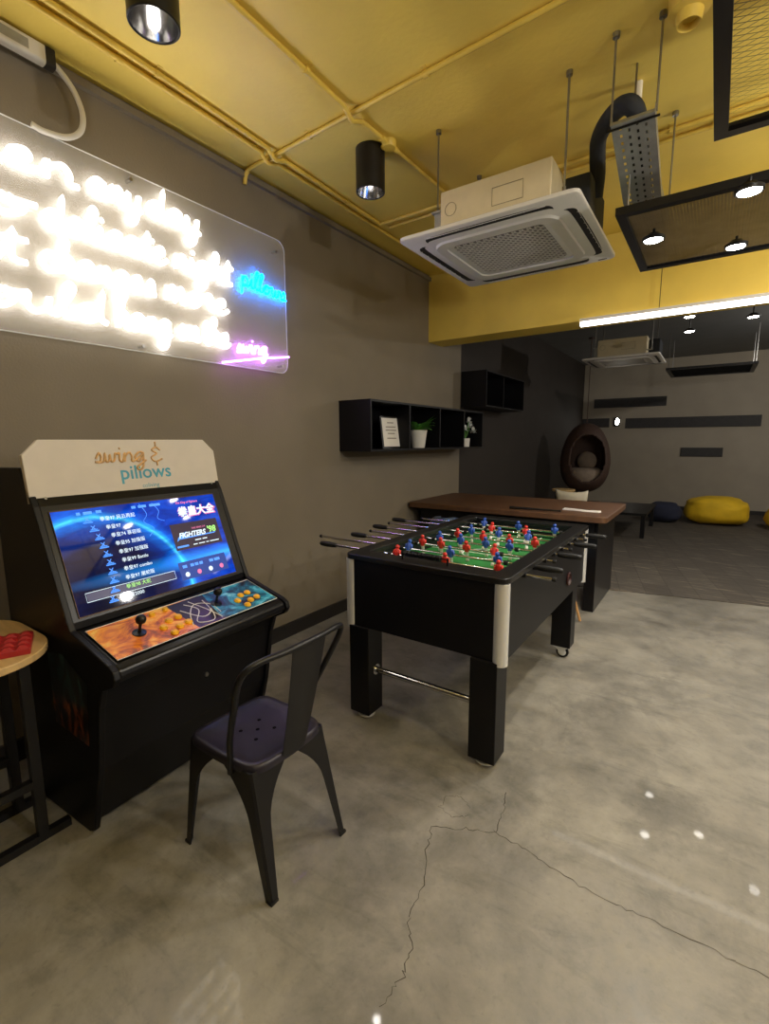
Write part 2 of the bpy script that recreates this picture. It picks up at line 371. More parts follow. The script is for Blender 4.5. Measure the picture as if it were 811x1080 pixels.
# ------------------------------------------------------------------ neon sign
GL = {
 'a': ([(.78, .85), (.42, 1), (.06, .5), (.35, 0), (.72, .4), (.8, .95), (.8, .3), (1.05, .06)], 1.1),
 'c': ([(.72, .85), (.4, 1), (.08, .5), (.4, 0), (.85, .2)], .88),
 'd': ([(.75, .85), (.4, 1), (.05, .5), (.35, 0), (.75, .4), (.86, 2.), (.82, .4), (1.05, .05)], 1.1),
 'e': ([(.1, .35), (.6, .6), (.5, 1), (.15, .75), (.2, .1), (.55, 0), (.9, .3)], .9),
 'g': ([(.75, .85), (.4, 1), (.05, .5), (.35, 0), (.75, .5), (.8, .95), (.75, -.5), (.42, -.95), (.22, -.6), (1.05, .1)], 1.08),
 'h': ([(.2, .7), (.45, 1.7), (.25, 2.), (.15, 1.2), (.15, 0), (.2, .6), (.55, 1), (.75, .6), (.75, .1), (1., .1)], 1.),
 'i': ([(.2, .95), (.2, .2), (.48, .05)], .5),
 'k': ([(.2, 1.9), (.15, 0), (.2, .5), (.6, .95), (.25, .5), (.65, .05), (.9, .1)], .95),
 'l': ([(.15, .6), (.45, 1.7), (.28, 2.), (.15, 1.3), (.2, .2), (.5, .05)], .52),
 'm': ([(.15, .95), (.15, 0), (.2, .6), (.45, 1), (.6, .6), (.6, 0), (.65, .6), (.9, 1), (1.05, .6), (1.05, .1), (1.3, .1)], 1.32),
 'n': ([(.15, .95), (.15, 0), (.2, .6), (.55, 1), (.75, .6), (.75, .1), (1., .1)], 1.),
 'o': ([(.45, 1), (.08, .5), (.45, 0), (.8, .5), (.5, .98), (.62, .85), (1., .9)], .98),
 'p': ([(.15, .95), (.15, -.95), (.15, .3), (.45, 1), (.75, .5), (.45, 0), (.25, .12), (.9, .1)], .95),
 'r': ([(.15, .8), (.3, 1.1), (.52, .9), (.5, .2), (.75, .05)], .78),
 's': ([(.2, .4), (.45, 1), (.62, .55), (.5, .05), (.15, .1), (.8, .1)], .82),
 't': ([(.3, 1.7), (.28, .2), (.62, .05)], .62),
 'u': ([(.15, .95), (.15, .3), (.4, 0), (.7, .4), (.75, .95), (.75, .2), (1., .08)], 1.),
 'w': ([(.1, .95), (.2, .1), (.45, .2), (.5, .8), (.6, .1), (.85, .2), (.95, .9), (1.1, .85)], 1.1),
 'W': ([(0, 1.9), (.4, 0), (.75, 1.3), (1.1, 0), (1.6, 1.9)], 1.65),
 'y': ([(.15, .95), (.2, .35), (.45, .1), (.75, .5), (.8, .95), (.7, -.5), (.4, -.95), (.22, -.6), (1., .1)], 1.),
}
def script_word(bm, word, y0, y1, zb, xh, x, r, slope=0.):
    """handwritten word on the plane X = x, from y0 to y1, baseline zb, x-height xh; one continuous tube plus dots and bars"""
    pts = []; ex = []; cx = 0
    for ch in word:
        p, w = GL[ch]
        if ch == 'W' and pts == []: pass
        pts += [(cx+a, b_) for a, b_ in p]
        if ch == 'i': ex.append([(cx+.2, 1.45), (cx+.26, 1.5)])
        if ch == 't': ex.append([(cx+.02, 1.2), (cx+.62, 1.28)])
        cx += w
    k = (y1-y0)/cx
    T = lambda p: Vector((x, y0+p[0]*k+.12*(p[1])*xh*.9, zb+p[1]*xh+slope*p[0]*k))
    tube(bm, catmull([T(p) for p in pts], 4), r, 6)
    for e in ex: tube(bm, [T(p) for p in e], r, 6)
sign = thing('neon_sign', 'large clear acrylic sign with glowing handwritten neon lettering on the left wall', 'neon sign', (WX, 1.5, 2.5))
ox, oy, oz = WX, 1.5, 2.5
SX = .045
bm = new_bm(); prism(bm, [(y-oy, z-oz) for y, z in rrect(.30, 2.05, 2.60, 2.965, .07)], SX-.008, SX, 'x'); build('acrylic_panel', bm, M_ACR, sign, smooth=30)
bm = new_bm(); tube(bm, [(SX-.004, y-oy, z-oz) for y, z in rrect(.30, 2.05, 2.60, 2.965, .07)], .0028, 5, closed=True); build('panel_edge', bm, M_ACREDGE, sign)
NX = SX+.024
for words in ([('When', .50, 1.22, 2.765), ('any', 1.265, 1.53, 2.77), ('day', 1.56, 1.885, 2.775)],
              [('so', .62, 1.02, 2.55), ('delicate', 1.045, 1.66, 2.545), ('night', 1.70, 2.10, 2.545)],
              [('it', .78, .97, 2.355), ('changes', 1.02, 1.58, 2.355), ('more', 1.63, 2.06, 2.358)],
              [('could', .66, 1.31, 2.155), ('hang', 1.345, 1.66, 2.155), ('on', 1.70, 1.84, 2.155), ('the', 1.865, 2.06, 2.155)]):
    bm = new_bm()
    for w, a, b_, z in words: script_word(bm, w, a-oy, b_-oy, z-oz, .078, NX, .0135)
    build('neon_lettering', bm, M_NEONW, sign, smooth=60)
bm = new_bm(); script_word(bm, 'pillows', 2.175-oy, 2.575-oy, 2.575-oz, .058, NX, .006, -.06); build('neon_lettering', bm, M_NEONB, sign, smooth=60, label='blue neon word pillows')
bm = new_bm(); script_word(bm, 'swing', 2.11-oy, 2.385-oy, 2.135-oz, .055, NX, .006, .06); build('neon_lettering', bm, M_NEONP, sign, smooth=60, label='pink neon word swing')
bm = new_bm(); tube(bm, [(NX, 2.0-oy, 2.055-oz), (NX, 2.33-oy, 2.125-oz), (NX, 2.585-oy, 2.168-oz)], .006, 6); build('neon_bar', bm, M_NEONP, sign, smooth=60)
for y, z in ((.42, 2.9), (2.52, 2.88), (.42, 2.12), (2.54, 2.1), (1.5, 2.93), (1.5, 2.08)):
    bm = new_bm(); cyl(bm, (0, y-oy, z-oz), (SX+.006, y-oy, z-oz), .009, n=12); build('standoff', bm, M_STEEL, sign, smooth=40)
psu = thing('power_supply', 'slim white power supply strip at the top of the wall above the neon sign', 'power supply', (WX, 1.0, 3.27))
bm = new_bm(); prism(bm, rrect(.035, -.025, .085, .055, .014), -.85, .16, 'y'); build('body', bm, M_WHITE, psu, smooth=35)
bm = new_bm(); prism(bm, rrect(.034, -.026, .086, .056, .014), .125, .165, 'y'); build('end_cap', bm, M_DARKSLOT, psu, smooth=35)
for a in (-.28, -.02):
    bm = new_bm(); box(bm,   .0852, a-.08, -.005, .0856, a+.08, .035); build('sticker', bm, M_GALV, psu)
for y in (-.6, .06):
    bm = new_bm(); box(bm, 0, y, .01, .036, y+.03, .04); build('bracket', bm, M_STEEL, psu)
bm = new_bm(); tube(bm, catmull([(WX+.06, 1.155, 3.28), (WX+.06, 1.185, 3.265), (WX+.075, 1.235, 3.20), (WX+.08, 1.265, 3.11), (WX+.075, 1.25, 3.03), (WX+.066, 1.19, 2.98), (WX+.058, 1.10, 2.965), (WX+.056, 1.05, 2.972)], 8), .013, 10)
tag(build('flexible_conduit', bm, M_WHITE, smooth=60), 'white flexible conduit looping from the power strip down to the neon sign', 'cable')

# ------------------------------------------------------------------ arcade cabinet
arc = thing('arcade_cabinet', 'black arcade cabinet with lit blue menu screen and white sign board on top', 'arcade machine', (-2.1, 1.135, 0), math.radians(3))
V0, V1 = -.41, .45
side = [(-.38, .0), (.13, .0), (.17, .02), (.25, .30), (.30, .58), (.33, .66), (.405, .695), (.425, .725), (.415, .755), (.385, .772), (.14, .845), (.125, .875), (-.045, 1.305), (-.10, 1.40), (-.13, 1.455), (-.38, 1.45)]
for v0, v1 in ((V0-.012, V0+.012), (V1-.012, V1+.012)):
    bm = new_bm(); prism(bm, side, v0, v1, 'y'); sp_ = build('side_panel', bm, M_BLACK, arc, bevel=.004)
    if v0 < 0:
        bm = new_bm(); uvl = bm.loops.layers.uv.new('UV')
        P = [(-.05, .42), (.20, .40), (.23, .66), (.06, .74), (-.06, .72)]
        f = bm.faces.new([bm.verts.new((p[0], v0-.0012, p[1])) for p in P])
        for l in f.loops: l[uvl].uv = ((l.vert.co.x+.06)/.3, (l.vert.co.z-.40)/.34)
        build('side_art', bm, M_SIDEART, sp_, label='faded teal and orange flame print')
bm = new_bm(); prism(bm, [(-.37, .02), (.12, .02), (.235, .30), (.285, .58), (.31, .665), (-.37, .665)], V0+.0125, V1-.0125, 'y'); body = build('lower_body', bm, M_BLACK, arc)
bm = new_bm(); lathe(bm, [(0, .006), (.009, .006), (.011, 0)], 14, (.273, .06, .50), 'x'); build('lock', bm, M_STEEL, body, smooth=40)
bm = new_bm(); box(bm, .2425, -.02, .16, .2455, .012, .17); build('seam_catch', bm, M_BLACKM, body)
bm = new_bm()
prism(bm, [(.31, .665), (.395, .70), (.415, .722), (.407, .750), (.383, .765), (.14, .838), (-.3, .838), (-.3, .665)], V0+.0125, V1-.0125, 'y'); deck = build('control_deck', bm, M_BLACKG, arc, bevel=.008)
# deck print and controls
d0 = Vector((.165, 0, .8355)); d1 = Vector((.375, 0, .7725)); dd = (d1-d0); dn = Vector((-dd.z, 0, dd.x)).normalized()
if dn.z < 0: dn = -dn
def DP(s, v, h=0.): return d0+dd*s+Vector((0, v, 0))+dn*h
bm = new_bm(); uvl = bm.loops.layers.uv.new('UV')
f = bm.faces.new([bm.verts.new(DP(s, v, .0022)) for s, v in ((0, V0+.03), (1, V0+.03), (1, V1-.03), (0, V1-.03))])
for l, uv in zip(f.loops, ((0, 1), (0, 0), (1, 0), (1, 1))): l[uvl].uv = uv
build('deck_print', bm, M_DECKART, deck, label='printed orange and teal flame artwork')
bm = new_bm(); R_ = [DP(s, v, .0032) for s, v in ((0, V0+.03), (1, V0+.03), (1, V1-.03), (0, V1-.03))]
tube(bm, R_, .0016, 5, closed=True); build('print_border', bm, M_PAPER, deck)
bm = new_bm()
for q in ([(.15, .02), (.45, .05), (.8, -.01), (.9, .06), (.55, .10)], [(.3, -.02), (.7, .03), (.6, .09), (.2, .11)], [(.85, -.04), (.5, .0), (.25, .06), (.4, .12), (.75, .12)], [(.1, .05), (.5, .08), (.9, .1)]):
    tube(bm, catmull([DP(s, v, .0026) for s, v in q], 6), .0022, 5)
build('swirl_emblem', bm, M_PAPER, deck, smooth=60)
bm = new_bm(); f = [bm.faces.new([bm.verts.new(DP(s, v, .0024)) for s, v in ((.02, -.05), (.98, -.03), (.98, .09), (.02, .14))])]; build('emblem_ground', bm, mat('dark_brown_print', rgb(40, 22, 18), .3), deck)
def joystick(s, v):
    m = frame_mtx(DP(s, v, .0022), Vector((0, 1, 0)), (d0-d1))
    bm = new_bm(); lathe(bm, [(0, .0), (.026, 0), (.026, .004), (.008, .007), (.008, .012), (.006, .012), (.006, .045), (.012, .046), (.018, .052), (.0205, .062), (.018, .072), (.012, .079), (0, .082)], 20)
    for w in bm.verts: w.co = m @ w.co
    build('joystick', bm, M_BLACKG, deck, smooth=50)
joystick(.52, -.235); joystick(.45, .145)
def button(s, v, r=.0165):
    m = frame_mtx(DP(s, v, .0022), Vector((0, 1, 0)), (d0-d1))
    bm = new_bm(); lathe(bm, [(r, 0), (r, .005), (r*.86, .007), (r*.8, .0065), (r*.72, .010), (r*.4, .0115), (0, .0118)], 18)
    for w in bm.verts: w.co = m @ w.co
    build('button', bm, M_YELBUT, deck, smooth=40)
for vc in (-.10, .285):
    for i, (a, b_) in enumerate(((.62, -.045), (.48, .0), (.46, .045), (.86, -.03), (.74, .013), (.71, .058))): button(a, vc+b_)
    button(.14, vc+(-.03 if vc < 0 else -.075), .013)
    if vc < 0: button(.12, vc+.035, .013)
# monitor
s0 = Vector((.128, 0, .852)); s1 = Vector((-.045, 0, 1.31)); su = (s1-s0).normalized(); sn = Vector((su.z, 0, -su.x))
bm = new_bm(); prism(bm, [(.125, .842), (.121, .868), (-.047, 1.305), (-.10, 1.39), (-.3, 1.39), (-.3, .842)], V0+.0125, V1-.0125, 'y'); bez = build('bezel', bm, M_BLACKG, arc)
W0, W1 = -.375, .392
ctr = Vector((.121, 0, .868)); sl = Vector((-.047, 0, 1.305))-ctr; L_ = sl.length; sl.normalize(); sn = Vector((sl.z, 0, -sl.x))
def SP(x, y, h): return ctr+sl*(.012+y*(L_-.038))+Vector((0, W0+x*(W1-W0), 0))+sn*h
HS = L_-.038; WS = W1-W0
bm = new_bm(); uvl = bm.loops.layers.uv.new('UV')
f = bm.faces.new([bm.verts.new(SP(x, y, .004)) for x, y in ((0, 0), (1, 0), (1, 1), (0, 1))])
for l, uv in zip(f.loops, ((0, 0), (1, 0), (1, 1), (0, 1))): l[uvl].uv = uv
scr = build('screen', bm, M_SCREEN, arc, label='lit monitor showing a blue planet and a list of games')
bm = new_bm(); tube(bm, [SP(x, y, .004) for x, y in ((0, 0), (1, 0), (1, 1), (0, 1))], .003, 5, closed=True); build('screen_border', bm, mat('dull_brass', rgb(120, 98, 78), .4, metal=.5), scr)
def SM(x, y, h=.0052): return frame_mtx(SP(x, y, h), (0, 1, 0), sl)
def quad(x0, y0, x1, y1, h, m, name, parent=scr, pts=None):
    bm = new_bm(); bm.faces.new([bm.verts.new(SP(x, y, h)) for x, y in (pts or ((x0, y0), (x1, y0), (x1, y1), (x0, y1)))]); return build(name, bm, m, parent)
def outline(x0, y0, x1, y1, h, m, name, r=.0012):
    bm = new_bm(); tube(bm, [SP(x, y, h) for x, y in ((x0, y0), (x1, y0), (x1, y1), (x0, y1))], r, 4, closed=True); build(name, bm, m, scr)
rows = [('拳皇97 风云再起', .27), ('拳皇97', .265), ('拳皇74 慕容版', .275), ('拳皇95 加强版', .285), ('拳皇97 加强版', .285), ('拳皇99 Battle', .285), ('拳皇97 combo', .28), ('拳皇97 屠蛇版', .275), ('拳皇98 大蛇', .26), ('拳皇2000', .235)]
xs_ = [.23, .25, .265, .275, .28, .283, .28, .275, .265, .245]
for i, (t, _) in enumerate(rows):
    y = .855-.088*i
    build('menu_text', text_bm(t, .021, SM(xs_[i], y, .006), .0002), M_TXTG if i == 8 else M_TXTW, scr)
    bm = new_bm(); cx = xs_[i]-.075
    for (a, b_) in (((0, .012), (.02, .05)), ((.02, .012), (0, .05))): tube(bm, [SP(cx+a[0], y+a[1], .006), SP(cx+b_[0], y+b_[1], .006)], .0018, 4)
    tube(bm, [SP(cx-.012, y-.002, .006), SP(cx+.036, y-.002, .006)], .003, 4); tube(bm, [SP(cx-.006, y+.012, .006), SP(cx+.030, y+.012, .006)], .002, 4)
    build('menu_icon', bm, M_TXTB, scr)
outline(.055, .115, .565, .20, .006, M_TXTW, 'menu_cursor')
quad(.06, .12, .56, .195, .0045, mat('menu_shade', rgb(10, 10, 40), .3, emit=(.01, .01, .10, 1), estr=.6), 'menu_bar')
def dashes(y, spans, h, m):
    for a, b_ in spans: quad(a, y, b_, y+h, .006, m, 'menu_line')
dashes(.935, ((.12, .14), (.155, .20), (.22, .25), (.42, .445), (.46, .51), (.53, .60)), .028, M_TXTB)
quad(.62, .40, .965, .70, .005, M_PANELDK, 'title_panel')
build('title_logo', text_bm('FIGHTERS', .034, SM(.66, .535, .006), .0002, bold=.0012, shear=.3), M_TXTW, scr, label='white slanted title lettering')
build('title_logo', text_bm("'98", .044, SM(.87, .545, .006), .0002, bold=.001, shear=.15), M_TXTG, scr, label='green year lettering')
quad(0, 0, 0, 0, .0055, M_TXTB, 'title_flash', pts=((.64, .50), (.66, .52), (.92, .525), (.935, .538), (.70, .535), (.72, .60), (.655, .545)))
build('title_logo', text_bm('THE KING OF', .013, SM(.76, .615, .006), .0002, shear=.2), M_TXTP, scr)
dashes(.478, ((.765, .81), (.82, .855)), .012, M_TXTW); dashes(.432, ((.745, .775), (.785, .83), (.84, .86), (.87, .94)), .010, M_TXTW); dashes(.428, ((.63, .71),), .02, M_TXTB)
build('title_logo', text_bm('The King of Fighters', .015, SM(.70, .925, .006), .0002, bold=.0004, shear=.3), M_TXTP, scr)
build('title_logo', text_bm('拳皇大全', .052, SM(.70, .785, .006), .0002, bold=.0016, shear=.1), M_TXTW, scr)
build('title_logo', text_bm('拳皇大全', .054, SM(.698, .778, .0054), .0002, bold=.003, shear=.1), M_TXTP, scr)
quad(.60, .07, .95, .27, .0048, M_PANELBL, 'button_panel')
dashes(.20, ((.625, .655), (.68, .705), (.712, .737), (.745, .77), (.82, .85), (.858, .90)), .032, M_TXTB)
for i in range(4):
    bm = new_bm(); lathe(bm, [(0, .0015), (.010, .001), (.012, 0)], 12)
    m = SM(.645+.085*i, .125, .0056)
    for w in bm.verts: w.co = m @ w.co
    build('menu_icon', bm, M_TXTW if i % 2 == 0 else M_TXTP, scr)
bm = new_bm(); tube(bm, catmull([SP(.47, .98, .005), SP(.50, .86, .005), SP(.47, .78, .005), SP(.52, .70, .005), SP(.48, .62, .005)], 4), .0012, 4); tube(bm, catmull([SP(.55, .97, .005), SP(.58, .88, .005), SP(.56, .80, .005), SP(.60, .76, .005)], 4), .0012, 4); build('lightning', bm, M_TXTB, scr)
# sign board on top
bm = new_bm(); pts = [(V0-.012, 0), (V1+.012, 0), (V1+.012, .19), (V1-.045, .25), (V0+.05, .25), (V0-.012, .19)]
mq = frame_mtx((-.085, 0, 1.312), (0, 1, 0), (-.16, 0, 1))
prism(bm, pts, 0, .022, 'z')
for w in bm.verts: w.co = mq @ w.co
mar = build('sign_board', bm, mat('board_white', rgb(206, 197, 184), .6, var=.03), arc, bevel=.003, label='white board with chamfered corners')
def MM(x, y): return mq @ Matrix.Translation((x, y, .0226))
build('sign_lettering', text_bm('pillows', .088, MM(-.06, .072), .0004, bold=.001, xs=1.02), M_TEALTXT, mar, label='teal word pillows')
build('sign_lettering', text_bm('coliving', .028, MM(.035, .028), .0004), M_TEALTXT, mar)
bm = new_bm()
def flat_word(word, x0, x1, y, xh, r):
    pts = []; cx = 0; ex = []
    for ch in word:
        p, w = GL[ch]; pts += [(cx+a, b_) for a, b_ in p]
        if ch == 'i': ex.append([(cx+.2, 1.4), (cx+.26, 1.45)])
        cx += w
    k = (x1-x0)/cx; T = lambda p: mq @ Vector((x0+p[0]*k+.1*p[1]*xh, y+p[1]*xh, .0232))
    tube(bm, catmull([T(p) for p in pts], 5), r, 6)
    for e in ex: tube(bm, [T(p) for p in e], r, 6)
flat_word('swing', -.165, .075, .150, .042, .005)
for st_ in (((.226, .200), (.206, .214), (.184, .200), (.206, .184), (.176, .166), (.194, .146), (.230, .158)), ((.206, .240), (.205, .216)), ((.202, .146), (.201, .126))):
    tube(bm, catmull([mq @ Vector((p[0]-.075, p[1], .0232)) for p in st_], 5), .0044, 6)
build('sign_lettering', bm, M_GOLDTXT, mar, smooth=60, label='gold handwritten swing and ampersand')
for v in (V0+.04, V1-.04):
    bm = new_bm(); lathe(bm, [(0, .003), (.005, .002), (.006, 0)], 10)
    m = frame_mtx(Vector((-.058, v, 1.335)), (0, 1, 0), (-.5, 0, 1))
    for w in bm.verts: w.co = m @ w.co
    build('screw', bm, M_STEEL, bez)

# ------------------------------------------------------------------ café chair
def cafe_chair(label, loc, rz, m, mseat):
    t = thing('metal_chair', label, 'chair', loc, rz)
    # seat: rounded square sheet with rolled lip, local +y is the front
    bm = new_bm(); zs = .455; N = 40; rings = []
    def outline_pt(a, s):
        ca, sa = math.cos(a), math.sin(a); e = .30
        x = .186*math.copysign(abs(ca)**e, ca); y = .186*math.copysign(abs(sa)**e, sa)
        if y < 0:
            y -= .012*math.cos(x/.186*PI/2); x *= 1-.06*(-y/.186)
        return x*s, y*s
    for s, dz in ((.0, -.010), (.35, -.010), (.7, -.007), (.88, -.002), (.96, .002), (1., -.003), (1.015, -.014), (1.015, -.030), (.99, -.030), (.985, -.014), (.95, -.006), (.5, -.014), (.0, -.014)):
        if s == 0: rings.append([bm.verts.new((0, 0, zs+dz))]); continue
        rings.append([bm.verts.new((*outline_pt(2*PI*i/N, s), zs+dz)) for i in range(N)])
    for A, B in zip(rings, rings[1:]):
        for i in range(N):
            u = []
            for w in (A[i % len(A)], A[(i+1) % len(A)], B[(i+1) % len(B)], B[i % len(B)]):
                if w not in u: u.append(w)
            if len(u) > 2: bm.faces.new(u)
    seat = build('seat', bm, mseat, t, smooth=50)
    bm = new_bm()
    for x, y in ((0, 0), (.045, .045), (-.045, .045), (.045, -.045), (-.045, -.045)): lathe(bm, [(0, .0012), (.0075, .0012), (.0078, 0)], 12, (x, y, zs-.0104))
    build('drain_hole', bm, mat('hole_black', rgb(4, 4, 4), .9, spec=.1), seat)
    # legs: folded sheet, wide under the seat, narrow at the foot; flanges meet in an arch
    def leg(sx, sy):
        top = Vector((.178*sx, .178*sy, zs-.018)); foot = Vector(((.208 if sy > 0 else .192)*sx, (.208 if sy > 0 else -.275), 0))
        bm = new_bm(); L = 14; prev = None
        for i in range(L+1):
            q = i/L; z = foot.z+(top.z-foot.z)*q
            c = foot.lerp(top, q)
            fl = .030+.036*q+.112*max(0, (q-.58)/.42)**2.0
            if i == L: fl = .172
            th = .003; dx, dy = -sx, -sy
            cut = .008
            ring = [c+Vector((dx*fl, 0, 0)), c+Vector((dx*cut, 0, 0)), c+Vector((0, dy*cut, 0)), c+Vector((0, dy*fl, 0)), c+Vector((dx*th, dy*fl, 0)), c+Vector((dx*(th+.004), dy*(th+.004), 0)), c+Vector((dx*fl, dy*th, 0))]
            ring = [bm.verts.new(v) for v in ring]
            if prev:
                for k in range(7): bm.faces.new((prev[k], prev[(k+1) % 7], ring[(k+1) % 7], ring[k]))
            else: bm.faces.new(ring)
            prev = ring
        bm.faces.new(prev[::-1])
        lg = build('leg', bm, m, t, smooth=35)
        bm = new_bm(); prism(bm, [(foot.x+sx*.001, foot.y+sy*.001), (foot.x-sx*.0305, foot.y+sy*.001), (foot.x-sx*.0305, foot.y-sy*.005), (foot.x-sx*.006, foot.y-sy*.0305), (foot.x+sx*.001, foot.y-sy*.0305)], 0, .010, 'z')
        build('foot_cap', bm, M_BLKRUB, lg)
    for sx in (-1, 1):
        for sy in (1, -1): leg(sx, sy)
    half = [(.183, -.075, .405), (.186, -.082, .46), (.195, -.10, .55), (.222, -.170, .70), (.238, -.216, .80), (.224, -.242, .848), (.175, -.260, .866), (.09, -.275, .870), (0, -.279, .871)]
    pts = half+[(-x, y, z) for x, y, z in half[-2::-1]]
    bm = new_bm(); tube(bm, catmull(pts, 5), .0115, 10); build('back_hoop', bm, m, t, smooth=60)
    bm = new_bm(); rows = []
    for i in range(9):
        q = i/8; z = .43+(.868-.43)*q; w = .056+.024*q; y = -.196-.083*q-.004*math.sin(PI*q)
        e_ = .004+.016*q; rows.append([(-w+e_, y, z), (-w*.4+e_, y-.006, z), (w*.4+e_, y-.006, z), (w+e_, y, z)])
    for off in (0, .002):
        for a, b_ in zip(rows, rows[1:]):
            for k in range(3): bm.faces.new([bm.verts.new((p[0], p[1]+off, p[2])) for p in (a[k], a[k+1], b_[k+1], b_[k])])
    bmesh.ops.remove_doubles(bm, verts=bm.verts, dist=.0001)
    build('back_splat', bm, m, t, smooth=50)
    return t
cafe_chair('black metal café chair in front of the arcade cabinet, back to the viewer', (-1.375, 1.115, 0), math.radians(89), M_BLACKM, M_SEAT)

# ------------------------------------------------------------------ oblong table at left
st = thing('side_table', 'pale wooden table top with rounded end on a black steel frame at the arcade cabinet', 'table', (-2.25, .1, 0))
bm = new_bm(); prism(bm, [(x+2.25, y-.1) for x, y in rrect(-2.56, -.75, -1.91, .70, .22, 12)], .772, .80, 'z'); build('table_top', bm, M_WOODLT, st, bevel=.004, smooth=40)
def bar(bm, x0, y0, z0, x1, y1, z1, s=.0155):
    box(bm, min(x0, x1)-s, min(y0, y1)-s, min(z0, z1)-s, max(x0, x1)+s, max(y0, y1)+s, max(z0, z1)+s)
for x in (.19, -.06):
    for y in (.50, -.70):
        bm = new_bm(); bar(bm, x, y, .022, x, y, .754, .017); build('leg', bm, M_BLACKM, st)
for z in (.018, .25):
    for x in (.19, -.06):
        bm = new_bm(); bar(bm, x, -.683, z, x,   .58 if z < .1 else .483, z); build('stretcher', bm, M_BLACKM, st)
bm = new_bm(); bar(bm, -.043, .50, .754, .173, .50, .754); bar(bm, -.043, -.70, .754, .173, -.70, .754); build('top_rail', bm, M_BLACKM, st)
bm = new_bm()
nx, ny = 9, 4; x0, y0, dx_, dy_ = -.0, 0, .042, .042
box(bm, 0, 0, 0, .36, .19, .022)
for i in range(8):
    for j in range(4):
        cx, cy = .0225+i*.045, .0238+j*.0475; B = [bm.verts.new((cx+a*.021, cy+b_*.022, .0222)) for a, b_ in ((-1, -1), (1, -1), (1, 1), (-1, 1))]; T = [bm.verts.new((cx+a*.008, cy+b_*.009, .032)) for a, b_ in ((-1, -1), (1, -1), (1, 1), (-1, 1))]
        bm.faces.new(T)
        for k in range(4): bm.faces.new((B[k], B[(k+1) % 4], T[(k+1) % 4], T[k]))
o = tag(build('studded_mat', bm, M_REDMAT, bevel=.002), 'red studded flat box lying on the pale wooden table top', 'box'); o.location = (-2.14, .672, .80); o.rotation_euler = (0, 0, math.radians(-112))

# ------------------------------------------------------------------ foosball table
fb = thing('foosball_table', 'black foosball table with chrome corners in the middle of the floor', 'foosball table', (-1.165, 2.79, 0))
HX, HY, ZT = .45, .82, .935
bm = new_bm()
T_ = .045
box(bm, -HX+.02, -HY, .545, HX-.02, -HY+T_, ZT-.015); box(bm, -HX+.02, HY-T_, .545, HX-.02, HY, ZT-.015)
box(bm, -HX, -HY+.02, .545, -HX+T_, HY-.02, ZT-.015); box(bm, HX-T_, -HY+.02, .545, HX, HY-.02, ZT-.015)
box(bm, -HX+T_, -HY+T_, .60, HX-T_, HY-T_, .62)
cab = build('cabinet', bm, M_BLACK, fb)
bm = new_bm()
O = rrect(-HX-.014, -HY-.012, HX+.014, HY+.012, .05); I = rrect(-HX+.075, -HY+.105, HX-.075, HY-.105, .02)
for z, flip in ((ZT-.016, 1), (ZT+.012, 0)):
    pass
Ob = [bm.verts.new((x, y, ZT-.016)) for x, y in O]; Ot = [bm.verts.new((x, y, ZT+.012)) for x, y in O]
Ib = [bm.verts.new((x, y, ZT-.016)) for x, y in I]; It = [bm.verts.new((x, y, ZT+.012)) for x, y in I]
n = len(O)
for i in range(n):
    j = (i+1) % n
    bm.faces.new((Ob[i], Ob[j], Ot[j], Ot[i])); bm.faces.new((Ib[j], Ib[i], It[i], It[j])); bm.faces.new((Ot[i], Ot[j], It[j], It[i])); bm.faces.new((Ob[j], Ob[i], Ib[i], Ib[j]))
rim = build('top_rim', bm, mat('satin_black_rim', rgb(18, 17, 17), .32, spec=.55), fb, bevel=.004)
bm = new_bm()
box(bm, -HX+.045, -HY+.105, .66, -HX+.075, HY-.105, ZT-.017); box(bm, HX-.075, -HY+.105, .66, HX-.045, HY-.105, ZT-.017)
box(bm, -HX+.045, -HY+.045, .66, HX-.045, -HY+.105, ZT-.017); box(bm, -HX+.045, HY-.105, .66, HX-.045, HY-.045, ZT-.017); build('inner_wall', bm, M_BLACK, fb)
bm = new_bm(); box(bm, -HX+.075, -HY+.105, .815, HX-.075, HY-.105, .835); fld = build('playfield', bm, M_GREEN, fb, label='green playing field')
bm = new_bm(); tube(bm, [(-HX+.08, 0, .836), (HX-.08, 0, .836)], .004, 4)
for s in (-1, 1):
    tube(bm, [(-.16, s*(HY-.11), .836), (-.16, s*(HY-.28), .836), (.16, s*(HY-.28), .836), (.16, s*(HY-.11), .836)], .004, 4)
tube(bm, [(.13*math.cos(a), .13*math.sin(a), .836) for a in [2*PI*i/28 for i in range(28)]], .004, 4, closed=True); build('field_line', bm, M_LINE, fld)
